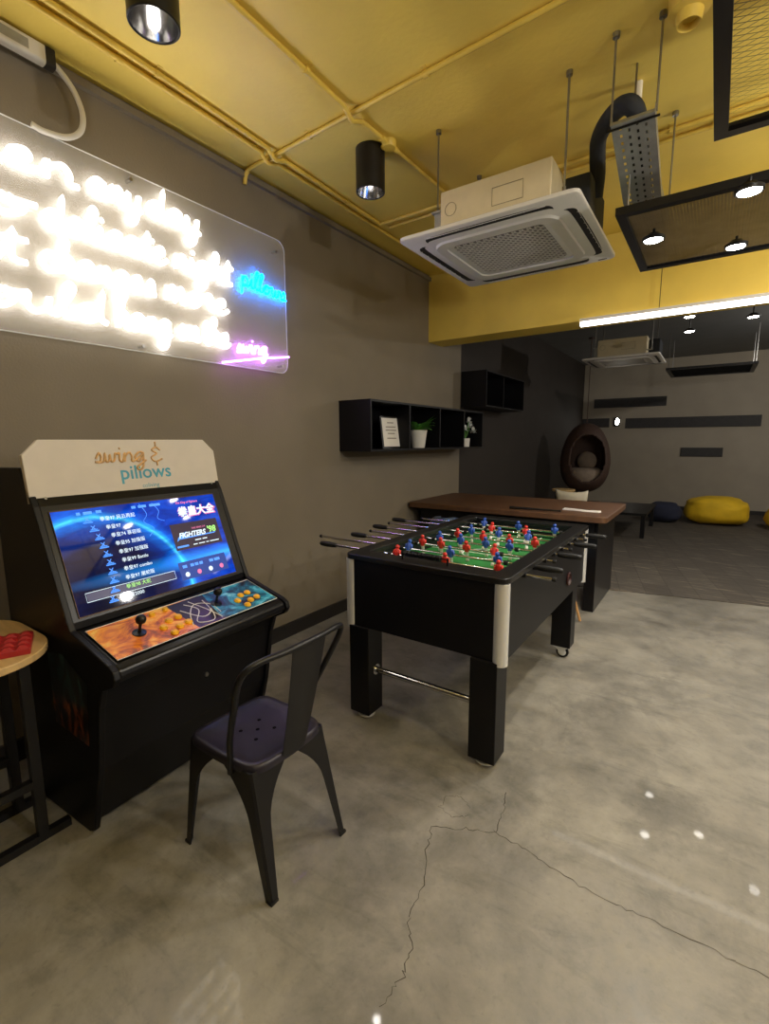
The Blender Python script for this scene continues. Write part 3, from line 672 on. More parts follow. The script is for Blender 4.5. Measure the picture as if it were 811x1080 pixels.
for sx in (-1, 1):
    for sy in (-1, 1):
        bm = new_bm(); cyl(bm, (sx*(HX-.022), sy*(HY-.025), .53), (sx*(HX-.022), sy*(HY-.025), ZT-.017), .036, n=24); build('corner_post', bm, M_CHROMEGLEAM, fb, smooth=40, label='chrome rounded corner')
        x0, x1 = (.295, .43) if sx > 0 else (-.43, -.30)
        y0, y1 = (-.833, -.70) if sy < 0 else (.575, .70)
        bm = new_bm(); box(bm, x0, y0, .035 if sy < 0 else .085, x1, y1, .60 if sy > 0 else .545); lg = build('leg', bm, M_BLACK, fb, bevel=.004)
        cx, cy = (x0+x1)/2, (y0+y1)/2
        if sy < 0:
            bm = new_bm(); lathe(bm, [(0, 0), (.045, 0), (.05, .006), (.048, .014), (.036, .022), (.012, .026), (.012, .036), (0, .036)], 24, (cx, cy, 0)); build('leveller', bm, M_CHROMEGLEAM, lg, smooth=40)
        else:
            wx, wy = cx+.012, cy-.03
            bm = new_bm(); lathe(bm, [(.0, -.013), (.030, -.013), (.042, -.009), (.044, 0), (.042, .009), (.030, .013), (0, .013)], 28, (wx, wy, .0442), 'y'); wheel = build('caster_wheel', bm, M_BLKRUB, lg, smooth=40)
            bm = new_bm(); lathe(bm, [(.0, -.0165), (.024, -.0165), (.029, -.0125)], 24, (wx, wy, .0442), 'y'); lathe(bm, [(.0, .0165), (.024, .0165), (.029, .0125)], 24, (wx, wy, .0442), 'y'); build('hub_cap', bm, M_CHROMEGLEAM, lg, smooth=40)
            bm = new_bm(); prism(bm, [(wx-.012, .04), (wx+.012, .04), (cx+.045, .085), (cx-.045, .085)], wy-.021, wy-.018, 'y'); prism(bm, [(wx-.012, .04), (wx+.012, .04), (cx+.045, .085), (cx-.045, .085)], wy+.018, wy+.021, 'y'); box(bm, cx-.05, wy-.03, .080, cx+.05, cy+.045, .0865); build('caster_fork', bm, M_CHROMEGLEAM, lg, smooth=30)
bm = new_bm(); cyl(bm, (-.305, -.765, .29), (.30, -.765, .29), .017, n=16)
for x in (-.299, .293): cyl(bm, (x-.006, -.765, .29), (x+.006, -.765, .29), .03, n=20)
build('cross_bar', bm, M_CHROME, fb, smooth=40)
bm = new_bm(); cyl(bm, (-.305, .64, .29), (.30, .64, .29), .017, n=16); build('cross_bar', bm, M_CHROME, fb, smooth=40)
bm = new_bm(); lathe(bm, [(.042, 0), (.046, .008), (.040, .012), (.036, .004), (.03, -.02), (0, -.022)], 24, (HX+.0, .33, .665), 'x'); build('ball_return', bm, mat('dark_red_plastic', rgb(60, 28, 26), .5), fb, smooth=40)
for s, n_ in ((-1, 10),):
    bm = new_bm()
    cyl(bm, (-.12, s*(HY-.05), ZT+.045), (.14, s*(HY-.05), ZT+.045), .003, n=8)
    for x in (-.12, .14): cyl(bm, (x, s*(HY-.05), ZT+.01), (x, s*(HY-.05), ZT+.05), .006, n=8)
    for i in range(n_): cyl(bm, (-.105+i*.021, s*(HY-.05), ZT+.045), (-.088+i*.021, s*(HY-.05), ZT+.045), .015, n=14)
    build('score_counter', bm, M_BLACKG, fb, smooth=40, label='row of black score beads')
def man_mesh(m_, name):
    bm = new_bm()
    pr_ = [(-.011, .006, .0), (.011, .006, .0)]
    # boots block, tapering legs, shorts, torso, head
    secs = [(-.072, .011, .012), (-.055, .011, .009), (-.05, .0085, .006), (-.02, .011, .008), (-.012, .015, .012), (.006, .016, .013), (.014, .018, .012), (.03, .017, .011), (.036, .009, .008)]
    pv = None
    for z, a, b_ in secs:
        r = [bm.verts.new((a*math.cos(2*PI*i/10), b_*math.sin(2*PI*i/10), z)) for i in range(10)]
        if pv:
            for i in range(10): bm.faces.new((pv[i], pv[(i+1) % 10], r[(i+1) % 10], r[i]))
        else: bm.faces.new(r)
        pv = r
    bm.faces.new(pv)
    h = bmesh.ops.create_uvsphere(bm, u_segments=10, v_segments=7, radius=.0125)
    for w in h['verts']: w.co.z += .046
    for sx in (-1, 1): box(bm, sx*.018-.004, -.008, .0, sx*.018+.004, .008, .028)
    for f in bm.faces:
        zc = f.calc_center_median().z
        f.material_index = 1 if zc < -.012 else 0
    me = bpy.data.meshes.new(name); bmesh.ops.recalc_face_normals(bm, faces=bm.faces); bm.to_mesh(me); bm.free()
    me.materials.append(m_); me.materials.append(M_SKIN)
    for p in me.polygons: p.use_smooth = True
    return me
MEN = {'R': man_mesh(M_RED, 'red_player'), 'B': man_mesh(M_BLUE, 'blue_player')}
ZR = .912
hm = new_bm(); lathe(hm, [(0, 0), (.012, 0), (.0135, .006), (.016, .03), (.0175, .07), (.0155, .11), (.013, .125), (.009, .13), (0, .13)], 16, (0, 0, 0), 'x')
hme = bpy.data.meshes.new('handle'); hm.to_mesh(hme); hm.free(); hme.materials.append(M_BLKRUB)
for p in hme.polygons: p.use_smooth = True
capm = new_bm(); lathe(capm, [(0, 0), (.009, 0), (.0105, .004), (.0105, .016), (.009, .02), (0, .02)], 12, (0, 0, 0), 'x')
capme = bpy.data.meshes.new('end_cap'); capm.to_mesh(capme); capm.free(); capme.materials.append(M_BLKRUB)
bmp = new_bm(); lathe(bmp, [(.0085, 0), (.014, 0), (.014, .02), (.0085, .02)], 12, (0, 0, 0), 'x')
bme = bpy.data.meshes.new('bumper'); bmp.to_mesh(bme); bmp.free(); bme.materials.append(M_BLKRUB)
RODS = [  # local y, left end, right end, team, handle side (-1 left), player positions
 (-.59, -.72, .60, 'R', -1, (-.275, .035, .33)),
 (-.42, -1.00, .465, 'B', 1, (-.30, -.02, .26)),
 (-.25, -.74, .51, 'R', -1, (-.30, -.17, .0, .17)),
 (-.08, -.83, .48, 'B', 1, (-.27, -.12, .05, .20)),
 (.09, -.80, .51, 'R', -1, (-.22, -.04, .14, .30)),
 (.26, -.90, .49, 'B', 1, (-.2, .0, .2)),
 (.43, -.85, .52, 'R', -1, (-.12, .13)),
 (.60, -.80, .486, 'B', 1, (-.25, .02, .28))]
for (y, xl, xr, tm, hs, men) in RODS:
    bm = new_bm(); cyl(bm, (xl, y, ZR), (xr, y, ZR), .0078, n=12)
    rd = build('rod', bm, M_CHROME, fb, smooth=40)
    h = link('handle', hme, rd)
    if hs < 0: h.location = (xl-.002, y, ZR); h.rotation_euler = (0, 0, PI)
    else: h.location = (xr+.002, y, ZR)
    c_ = link('end_cap', capme, rd); c_.location = ((xr-.01) if hs < 0 else (xl-.01), y, ZR)
    for x in men:
        mo = link('player', MEN[tm], rd); mo.location = (x, y, ZR+.0005); mo.rotation_euler = (random.uniform(-.35, .35), 0, 0)
    for x in (men[0]-.055, men[-1]+.035):
        if abs(x) < .36:
            q = link('bumper', bme, rd); q.location = (x, y, ZR)
    for s in (-1, 1):
        q = link('bearing', bme, rd); q.location = (s*HX-.0 if s > 0 else -HX-.02, y, ZR-.0)
# ------------------------------------------------------------------ big brown table behind the foosball table
bt = thing('games_table', 'long brown wooden table with black slab legs behind the foosball table', 'table', (-1.68, 4.9, 0))
bm = new_bm(); prism(bm, rrect(-1.02, -.56, .97, .56, .05), .845, .90, 'z'); build('table_top', bm, M_WOODDK, bt, bevel=.006, smooth=40)
for y in (-.47, .47):
    bm = new_bm(); box(bm, -.90, y, .72, .86, y+.03, .845); build('apron', bm, M_BLACK, bt)
for x0, x1 in ((-.90, -.80), (.79, .885)):
    bm = new_bm(); box(bm, x0, -.42, .0, x1, .45, .845); build('leg', bm, M_BLACKG, bt, bevel=.004)
bm = new_bm(); pts = [(-.16, 0), (-.08, .012), (.05, .01), (.17, .02), (.175, .075), (.06, .085), (-.1, .07), (-.165, .06)]
A = [bm.verts.new((x, y, 0)) for x, y in pts]; B = [bm.verts.new((x*.97, y, .012+.006*math.sin(i*2.1))) for i, (x, y) in enumerate(pts)]
bm.faces.new(A[::-1]); bm.faces.new(B)
for i in range(8): bm.faces.new((A[i], A[(i+1) % 8], B[(i+1) % 8], B[i]))
o = tag(build('folded_paper', bm, M_PAPER, bevel=.003), 'white folded paper lying on the right end of the brown table', 'paper'); o.location = (-.99, 4.60, .90); o.rotation_euler = (0, 0, -.15)
bm = new_bm(); cyl(bm, (-.22, 0, .014), (.2, 0, .014), .012, .007, n=12); cyl(bm, (-.26, 0, .014), (-.22, 0, .014), .014, n=12); cyl(bm, (.2, 0, .014), (.215, 0, .014), .009, n=12)
o = tag(build('short_cue', bm, M_BLKRUB, smooth=40), 'slim black stick lying along the front edge of the brown table', 'stick'); o.location = (-1.33, 4.44, .90); o.rotation_euler = (0, 0, .03)
def shell_chair(label, loc, rz, m, group=None):
    t = thing('shell_chair', label, 'chair', loc, rz)
    prof = [(.21, .43, .20), (.14, .445, .225), (.0, .425, .235), (-.12, .425, .235), (-.19, .46, .235), (-.225, .54, .232), (-.25, .65, .222), (-.268, .76, .195), (-.275, .82, .15), (-.276, .838, .07)]
    P = catmull([(a, b_, c) for a, b_, c in prof], 4); bm = new_bm(); n = 12; G = []
    for p in P:
        row = []
        for k in range(n+1):
            s = -1+2*k/n; back = min(1, max(0, (p.y-.43)/.2)); seat_ = 1-back
            x = s*p.z; y = p.x+back*.10*s*s; z = p.y+seat_*.06*s**4
            row.append((x, y, z))
        G.append(row)
    vt = [[bm.verts.new(q) for q in r] for r in G]
    for r0, r1 in zip(vt, vt[1:]):
        for k in range(n): bm.faces.new((r0[k], r0[k+1], r1[k+1], r1[k]))
    o = build('shell', bm, m, t, smooth=60); md = o.modifiers.new('thickness', 'SOLIDIFY'); md.thickness = .008
    for sx in (-1, 1):
        for sy in (-1, 1):
            bm = new_bm(); cyl(bm, (sx*.225, sy*.20-.02, 0), (sx*.12, sy*.11, .415), .010, .016, n=12); build('leg', bm, M_DOWEL, t, smooth=40)
    bm = new_bm()
    for a, b_ in (((-.145, -.13, .31), (.145, .12, .31)), ((.145, -.13, .31), (-.145, .12, .31)), ((-.145, -.13, .31), (.145, -.13, .31)), ((-.145, .12, .31), (.145, .12, .31))): tube(bm, [a, b_], .005, 6)
    build('wire_brace', bm, M_BLACKM, t, smooth=40)
    return t
shell_chair('pale blue plastic chair with wooden legs at right end of the foosball table', (-1.07, 4.02, 0), 0., M_TEALPL)
shell_chair('slate blue plastic chair behind the far left corner of the foosball table', (-2.06, 4.20, 0), .05, M_NAVYPL)

# ------------------------------------------------------------------ wall shelves
sh = thing('wall_shelf', 'long black box shelf with plants and a frame on the left wall', 'shelf', (WX, 3.23, 1.465))
DX = .34; LN = 2.33; HT = .435
bm = new_bm(); t_ = .018
box(bm, 0, 0, 0, DX, LN, t_); box(bm, 0, 0, HT-t_, DX, LN, HT); box(bm, 0, 0, t_, DX, t_, HT-t_); box(bm, 0, LN-t_, t_, DX, LN, HT-t_); box(bm, 0, t_, t_, .008, LN-t_, HT-t_)
build('case', bm, M_BLACK, sh)
for y in (.62, 1.22, 1.80):
    bm = new_bm(); box(bm, .008, y, t_, DX-.004, y+.02, HT-t_); build('divider', bm, M_BLACK, sh)
sh2 = thing('wall_shelf', 'small black box shelf higher on the dark wall past the long shelf', 'shelf', (WX, 5.64, 1.975))
bm = new_bm(); LN2 = 1.4; HT = .44
box(bm, 0, 0, 0, .34, LN2, t_); box(bm, 0, 0, HT-t_, .34, LN2, HT); box(bm, 0, 0, t_, .34, t_, HT-t_); box(bm, 0, LN2-t_, t_, .34, LN2, HT-t_); box(bm, 0, t_, t_, .008, LN2-t_, HT-t_); box(bm, .008, .69, t_, .296, .71, HT-t_)
build('case', bm, M_BLACK, sh2)
fz = 1.465+.018
fr = thing('picture_frame', 'small white framed notice standing on the long black shelf', 'picture frame', (WX+.21, 3.745, fz)); fr.rotation_euler = (0, 0, -.12)
bm = new_bm(); Rm = Matrix.Rotation(math.radians(-8), 4, 'Y')
box(bm, -.008, -.135, .002, .008, .135, .30, mtx=Rm); build('frame', bm, M_BLACKM, fr)
bm = new_bm(); box(bm, .0085, -.118, .018, .0105, .118, .284, mtx=Rm); pg = build('notice', bm, M_PAPER, fr)
for wd, z in ((.045, .235), (.07, .195), (.075, .165), (.05, .135), (.065, .09)):
    bm = new_bm(); box(bm, .0105, -wd, z, .0109, wd, z+.010, mtx=Rm); build('printed_line', bm, mat('grey_print', rgb(150, 142, 134), .7), pg)
pp = thing('potted_plant', 'green leafy plant in a white pot on the long black shelf', 'plant', (WX+.225, 4.20, fz))
bm = new_bm(); lathe(bm, [(0, 0), (.062, 0), (.068, .01), (.088, .165), (.092, .175), (.082, .178), (.078, .155), (0, .15)], 24); build('pot', bm, M_WHITE, pp, smooth=50)
bm = new_bm(); lathe(bm, [(.0785, .152), (.05, .158), (0, .16)], 16); build('soil', bm, M_SOIL, pp)
def leaf(bm, base, d, L, w, droop=.5):
    d = Vector(d).normalized(); side = d.cross(Vector((0, 0, 1)))
    side = side.normalized() if side.length > .01 else Vector((1, 0, 0))
    prev = None; p = Vector(base)
    for i in range(6):
        q = i/5; ww = w*math.sin(PI*min(1, q*.88+.12))**.8
        c_ = (bm.verts.new(p-side*ww), bm.verts.new(p+Vector((0, 0, -.2*ww))), bm.verts.new(p+side*ww))
        if prev:
            bm.faces.new((prev[0], prev[1], c_[1], c_[0])); bm.faces.new((prev[1], prev[2], c_[2], c_[1]))
        prev = c_; dd_ = d+Vector((0, 0, -droop*q)); p = p+dd_.normalized()*L/5
bm = new_bm()
for i in range(26):
    a = random.uniform(0, 2*PI); e = random.uniform(.4, 1.6); r = random.uniform(0, .04); leaf(bm, (r*math.cos(a), r*math.sin(a), .155), (math.cos(a), math.sin(a), e), random.uniform(.14, .215), random.uniform(.02, .034), random.uniform(.5, 1.3))
for w in bm.verts: w.co.x = max(w.co.x*1.25, -.15); w.co.z = min(w.co.z*1.06, .375)
build('foliage', bm, M_LEAF, pp, smooth=60)
fp = thing('flower_pot', 'little white pot with pale round flower heads at the far end of the shelf', 'plant', (WX+.21, 5.33, fz))
bm = new_bm(); lathe(bm, [(0, 0), (.055, 0), (.062, .10), (.054, .10), (.05, .085), (0, .085)], 20); build('pot', bm, M_WHITE, fp, smooth=50)
bm = new_bm()
for x, y, z in ((0, 0, .2), (.02, .08, .23), (-.02, -.07, .24), (.03, .03, .29)): tube(bm, [(0, 0, .085), (x*.5, y*.5, z*.6), (x, y, z)], .004, 5)
build('stem', bm, M_LEAF, fp)
bm = new_bm()
for x, y, z in ((0, -.01, .21), (.02, .09, .24), (-.02, -.075, .24), (.03, .03, .30), (.05, .12, .19)):
    for k in range(16):
        a, e = random.uniform(0, 2*PI), random.uniform(-.5, PI/2); d = Vector((math.cos(a)*math.cos(e), math.sin(a)*math.cos(e), math.sin(e)))
        leaf(bm, Vector((x, y, z)), d, .055, .018, .2)
build('blossom', bm, M_PALELEAF, fp, smooth=60)

# ------------------------------------------------------------------ ceiling cassette air conditioner
def cassette(loc, label, group=None):
    t = thing('air_conditioner', label, 'air conditioner', loc)
    h = .495
    O = rrect(-h, -h, h, h, .035, 4); bm = new_bm()
    prof = [(0.985, 0.0), (1., .006), (1., .022), (.97, .03)]
    rings = [[bm.verts.new((x*s, y*s, z)) for x, y in O] for s, z in prof]
    for A, B in zip(rings, rings[1:]):
        for i in range(len(O)): bm.faces.new((A[i], A[(i+1) % len(O)], B[(i+1) % len(O)], B[i]))
    bm.faces.new(rings[-1]); bm.faces.new(rings[0][::-1])
    pn = build('face_panel', bm, M_WHITE, t, smooth=40)
    # raised rounded ring around the grille
    bm = new_bm(); O1 = rrect(-.36, -.36, .36, .36, .10, 8); O2 = rrect(-.30, -.30, .30, .30, .06, 8)
    a0 = [bm.verts.new((x, y, 0)) for x, y in O1]; a1 = [bm.verts.new((x*.985, y*.985, -.012)) for x, y in O1]; a2 = [bm.verts.new((x, y, -.014)) for x, y in O2]; a3 = [bm.verts.new((x, y, -.002)) for x, y in O2]
    for A, B in ((a0, a1), (a1, a2), (a2, a3)):
        for i in range(len(O1)): bm.faces.new((A[i], A[(i+1) % len(O1)], B[(i+1) % len(O1)], B[i]))
    build('grille_frame', bm, M_WHITE, t, smooth=50)
    bm = new_bm(); prism(bm, rrect(-.262, -.262, .262, .262, .03), -.0025, -.0005, 'z'); gb = build('intake_recess', bm, mat('grille_grey', rgb(120, 116, 110), .6), t)
    bm = new_bm(); st_ = .026
    for s in (-1, 1):
        k = -.52
        while k < .52:
            # diagonal bars clipped to the square
            pts = []
            a = max(-.26, -.26-k) if s > 0 else max(-.26, k-.26); b_ = min(.26, .26-k) if s > 0 else min(.26, k+.26)
            if b_-a > .02:
                f = (lambda x: x+k) if s > 0 else (lambda x: k-x)
                P0 = Vector((a, f(a), -.006)); P1 = Vector((b_, f(b_), -.006)); d = (P1-P0).normalized(); n_ = Vector((-d.y, d.x, 0))*.0045
                vs = [bm.verts.new(p) for p in (P0-n_, P1-n_, P1+n_, P0+n_)]; bm.faces.new(vs)
                w2 = [bm.verts.new(p+Vector((0, 0, .004))) for p in (P0-n_, P1-n_, P1+n_, P0+n_)]
                bm.faces.new(w2[::-1])
                for i in range(4): bm.faces.new((vs[i], vs[(i+1) % 4], w2[(i+1) % 4], w2[i]))
            k += st_*1.6
    build('intake_grille', bm, M_WHITE, t)
    for q in range(4):
        bm = new_bm(); pts = catmull([(-.355, -.405, 0), (-.30, -.432, 0), (0, -.437, 0), (.30, -.432, 0), (.355, -.405, 0)], 6)
        L = []
        for i, p in enumerate(pts):
            w = .021*(math.sin(PI*min(1, max(0, .06+.88*i/(len(pts)-1))))**.35)
            L.append((bm.verts.new((p.x, p.y-w, -.0012)), bm.verts.new((p.x, p.y+w, -.0012)), bm.verts.new((p.x, p.y+w, .0008)), bm.verts.new((p.x, p.y-w, .0008))))
        for A, B in zip(L, L[1:]):
            for k in range(4): bm.faces.new((A[k], A[(k+1) % 4], B[(k+1) % 4], B[k]))
        bm.faces.new(L[0]); bm.faces.new(L[-1][::-1])
        R4 = Matrix.Rotation(q*PI/2, 4, 'Z')
        for w in bm.verts: w.co = R4 @ w.co
        build('air_slot', bm, M_DARKSLOT, t)
        bm = new_bm(); box(bm, -.33, -.452, -.005, .33, -.4505, -.0012)
        for i in range(9): box(bm, -.3+i*.075-.0012, -.4505, -.004, -.3+i*.075+.0012, -.444, -.0015)
        for w in bm.verts: w.co = R4 @ w.co
        build('louvre', bm, M_WHITE, t)
    bm = new_bm(); box(bm, .40, .455, -.0012, .45, .465, 0); build('badge', bm, M_DARKSLOT, t)
    # casing above
    X0, X1, Y0, Y1, Z0, Z1 = -.315, .315, -.32, .36, .03, .285
    bm = new_bm(); box(bm, X0, Y0, Z0, X1, Y1, Z1); cs = build('casing', bm, M_CREAMBOX, t, bevel=.006)
    bm = new_bm(); tube(bm, [(x, Y0-.001, z) for x, z in ((.0, .13), (.17, .13), (.17, .22), (.0, .22))], .0022, 4, closed=True); build('access_panel', bm, mat('panel_line', rgb(150, 138, 112), .5), cs)
    bm = new_bm(); tube(bm, [(-.25+.035*math.cos(a), Y0-.001, .18+.035*math.sin(a)) for a in [2*PI*i/20 for i in range(20)]], .002, 4, closed=True); build('knockout', bm, mat('panel_line', rgb(150, 138, 112), .5), cs)
    bm = new_bm(); box(bm, X1, -.10, .05, X1+.14, .28, .27); build('pump_box', bm, M_FOAM, t, bevel=.015)
    bm = new_bm(); box(bm, X0-.05, Y0+.02, .05, X0, Y0+.10, .19); box(bm, X0-.06, Y0+.0, .185, X0, Y0+.11, .195); build('hanger_bracket', bm, M_GALV, t)
    for x, y in ((X0-.045, Y0+.05), (X1+.06, Y0+.02), (X0-.045, Y1-.05), (X1+.06, Y1-.03)):
        bm = new_bm(); cyl(bm, (x, y, .10), (x, y, CZ-loc[2]), .006, n=8); cyl(bm, (x, y, .10), (x, y, .13), .011, n=6); cyl(bm, (x, y, CZ-loc[2]-.02), (x, y, CZ-loc[2]), .016, n=8)
        box(bm, min(x, X1 if x > 0 else X0)-.003, y-.02, .09, max(x, X1 if x > 0 else X0)+.012, y+.02, .10); build('hanger_rod', bm, M_STEEL, t, smooth=40)
    return t
cassette((-1.105, 2.955, 2.682), 'white ceiling cassette air conditioner hanging under the yellow ceiling')
cassette((-1.20, 7.95, 2.69), 'white ceiling cassette air conditioner in the dim area past the long light')

# perforated tray, foam pipe
tr_ = thing('cable_tray', 'perforated grey cable tray sloping down beside the air conditioner', 'cable tray', (-.415, 2.52, 2.945))
ts = math.atan(.376)
Tm = Matrix.Rotation(-ts, 4, 'X')
bm = new_bm(); W2, TL = .086, .98
nx, ny = 5, 30; xs = [-W2]; 
# base sheet with punched slots: a lattice of strips
cells = []
xe = [-W2, -.056, -.046, -.022, -.012, .012, .022, .046, .056, W2]
for i in range(9):
    if i % 2 == 0:
        for y0, y1 in ((0, .46), (.46, TL)): box(bm, xe[i], y0, -.001, xe[i+1], y1, .001)
    else:
        y = 0
        j = 0
        while y < TL-.04:
            off = .0 if (i//2) % 2 == 0 else .019
            box(bm, xe[i], y+off if y else 0, -.001, xe[i+1], y+off+.021, .001); y += .038
for s in (-1, 1):
    for y0, y1 in ((0, .46), (.46, TL)): box(bm, s*W2-.001, y0, -.001, s*W2+.001, y1, .045)
box(bm, -W2, -.002, -.004, W2, .006, .012)
KN = .46
def tray_pt(p):
    if p.y <= KN: return Tm @ p
    k = Tm @ Vector((0, KN, 0)); return Vector((p.x, k.y+(p.y-KN), k.z+p.z))
for w in bm.verts: w.co = tray_pt(w.co)
build('perforated_sheet', bm, M_GALV, tr_)
for y in (.02, .80):
    for s in (-1, 1):
        p = tray_pt(Vector((s*(W2+.004), y, .02))); bm = new_bm(); cyl(bm, p, (p.x, p.y, CZ-2.945), .005, n=8); cyl(bm, (p.x, p.y, CZ-2.945-.02), (p.x, p.y, CZ-2.945), .016, n=8); build('hanger_rod', bm, M_STEEL, tr_, smooth=40)
    bm = new_bm(); p = tray_pt(Vector((0, y, -.006))); cyl(bm, (-W2-.02, p.y, p.z), (W2+.02, p.y, p.z), .005, n=8); build('cross_rod', bm, M_BLACKM, tr_, smooth=40)
bm = new_bm(); tube(bm, catmull([(-.66, 3.02, 2.88), (-.645, 2.98, 2.98), (-.64, 2.93, 3.05), (-.62, 2.85, 3.09), (-.55, 2.72, 3.09), (-.47, 2.62, 3.07), (-.42, 2.62, 3.03), (-.415, 2.72, 2.965), (-.415, 2.90, 2.885), (-.415, 3.10, 2.83), (-.415, 3.4, 2.82)], 6), .040, 12)
tag(build('insulated_pipe', bm, M_FOAM, smooth=60), 'thick black foam wrapped pipe curving from the air conditioner into the cable tray', 'pipe')
bm = new_bm(); cyl(bm, (-.46, 2.93, 3.20), (-.46, 2.93, CZ), .016, n=12); cyl(bm, (-.46, 2.93, 3.19), (-.46, 2.93, 3.215), .019, n=12); tag(build('drain_pipe', bm, M_CREAM, smooth=40), 'short cream pipe stub coming out of the ceiling above the cable tray', 'pipe')
bm = new_bm(); lathe(bm, [(0, .03), (.036, .03), (.04, .0), (.044, 0), (.05, .04), (.075, .05), (.08, .12), (0, .12)], 20, (-.225, 2.50, CZ-.12)); box(bm, -.13, 2.49, CZ-.07, -.11, 2.51, CZ); tag(build('ceiling_socket', bm, M_YELPIPE, smooth=40), 'pale yellow painted round fitting on the ceiling beside the near mesh panel', 'ceiling fitting')

# conduits on the ceiling
def conduit(pts, label, r=.013, clips=()):
    bm = new_bm(); tube(bm, pts, r, 10)
    t = tag(build('conduit_pipe', bm, M_YELPIPE, smooth=50), label, 'pipe')
    for c_, ax in clips:
        bm = new_bm(); c_ = Vector(c_); d = Vector((0, .012, 0)) if ax == 'y' else Vector((.012, 0, 0))
        cyl(bm, c_-d, c_+d, r+.004, n=12); e = Vector((.035, .012, 0)) if ax == 'y' else Vector((.012, .035, 0)); box(bm, c_.x-e.x, c_.y-e.y, CZ-.003, c_.x+e.x, c_.y+e.y, CZ)
        build('clip', bm, M_YELPIPE, t, smooth=40)
    return t
zc = CZ-.017
conduit(catmull([(-2.355, YN, zc), (-2.36, 1.0, zc), (-2.375, 2.10, zc), (-2.38, 2.22, zc-.015), (-2.385, 2.27, zc-.035), (-2.39, 2.34, zc-.015), (-2.395, 2.44, zc), (-2.41, 3.42, zc)], 5), 'yellow ceiling pipe along the left wall, nearer the room of two side by side', clips=[((-2.365, 1.5, zc), 'y'), ((-2.405, 3.0, zc), 'y')])
conduit(catmull([(-2.42, YN, zc), (-2.425, 1.0, zc), (-2.44, 2.10, zc), (-2.445, 2.22, zc-.015), (-2.45, 2.27, zc-.035), (-2.455, 2.34, zc-.015), (-2.46, 2.44, zc), (-2.47, 3.45, zc), (-2.48, 4.79, zc)], 5), 'yellow ceiling pipe along the left wall, nearest the wall of two side by side', clips=[((-2.43, 1.35, zc), 'y'), ((-2.47, 3.1, zc), 'y')])
conduit(catmull([(-1.75, YN, zc), (-1.755, 1.0, zc), (-1.765, 2.08, zc), (-1.765, 2.20, zc-.012), (-1.77, 2.26, zc-.035), (-1.765, 2.33, zc-.012), (-1.76, 2.45, zc), (-1.74, 3.42, zc)], 5), 'yellow ceiling pipe running above the second black downlight to the air conditioner', clips=[((-1.76, 1.9, zc), 'y')])
conduit(catmull([(XR, 2.15, zc), (-.63, 2.225, zc), (-2.40, 2.285, zc), (-2.60, 2.29, zc), (-2.675, 2.29, zc-.02), (-2.695, 2.29, zc-.08)], 5), 'yellow ceiling pipe crossing the room and bending down at the left wall', clips=[((-2.1, 2.275, zc), 'x'), ((-1.3, 2.248, zc), 'x'), ((-.5, 2.222, zc), 'x')])
conduit([(XR, 3.41, zc), (-2.42, 3.44, zc)], 'yellow ceiling pipe crossing behind the air conditioner, nearer of two', clips=[((-.35, 3.42, zc), 'x')])
conduit([(XR, 3.51, zc), (-2.38, 3.53, zc)], 'yellow ceiling pipe crossing behind the air conditioner, farther of two', clips=[((-.15, 3.515, zc), 'x')])
bm = new_bm(); lathe(bm, [(0, 0), (.038, 0), (.042, .006), (.042, .04), (0, .04)], 20, (-1.755, 2.60, CZ-.04)); cyl(bm, (-1.755, 2.60, CZ-.02), (-1.84, 2.60, CZ-.02), .014, n=10); cyl(bm, (-1.755, 2.52, CZ-.018), (-1.755, 2.68, CZ-.018), .018, n=10)
tag(build('junction_box', bm, M_YELPIPE, smooth=40), 'small round yellow junction box beside the second black downlight', 'junction box')

# cylinder downlights
def downlight(loc, label, L=.22, r=.075):
    t = thing('ceiling_downlight', label, 'downlight', loc, 0, 'black cylinder downlights')
    bm = new_bm(); lathe(bm, [(r-.004, .0), (r, .003), (r, L-.002), (r-.004, L), (0, L)], 32); lathe(bm, [(r-.004, 0), (r-.007, .002), (r-.007, .012)], 32); build('housing', bm, M_BLACKM, t, smooth=50)
    bm = new_bm(); lathe(bm, [(r-.007, .008), (r-.016, .05), (r-.03, .10), (.022, .135), (0, .138)], 32); build('reflector', bm, M_CHROME, t, smooth=60)
    bm = new_bm(); lathe(bm, [(0, .05), (.012, .052), (.017, .062), (.017, .10), (.012, .135), (0, .136)], 16); build('bulb', bm, M_LAMPSOFT, t, smooth=60)
    return t
downlight((-1.81, 1.15, CZ-.275), 'black cylinder ceiling downlight above the arcade cabinet, cut by the top edge', L=.275, r=.09)
downlight((-1.895, 2.60, CZ-.25), 'black cylinder ceiling downlight left of the air conditioner', L=.25, r=.09)

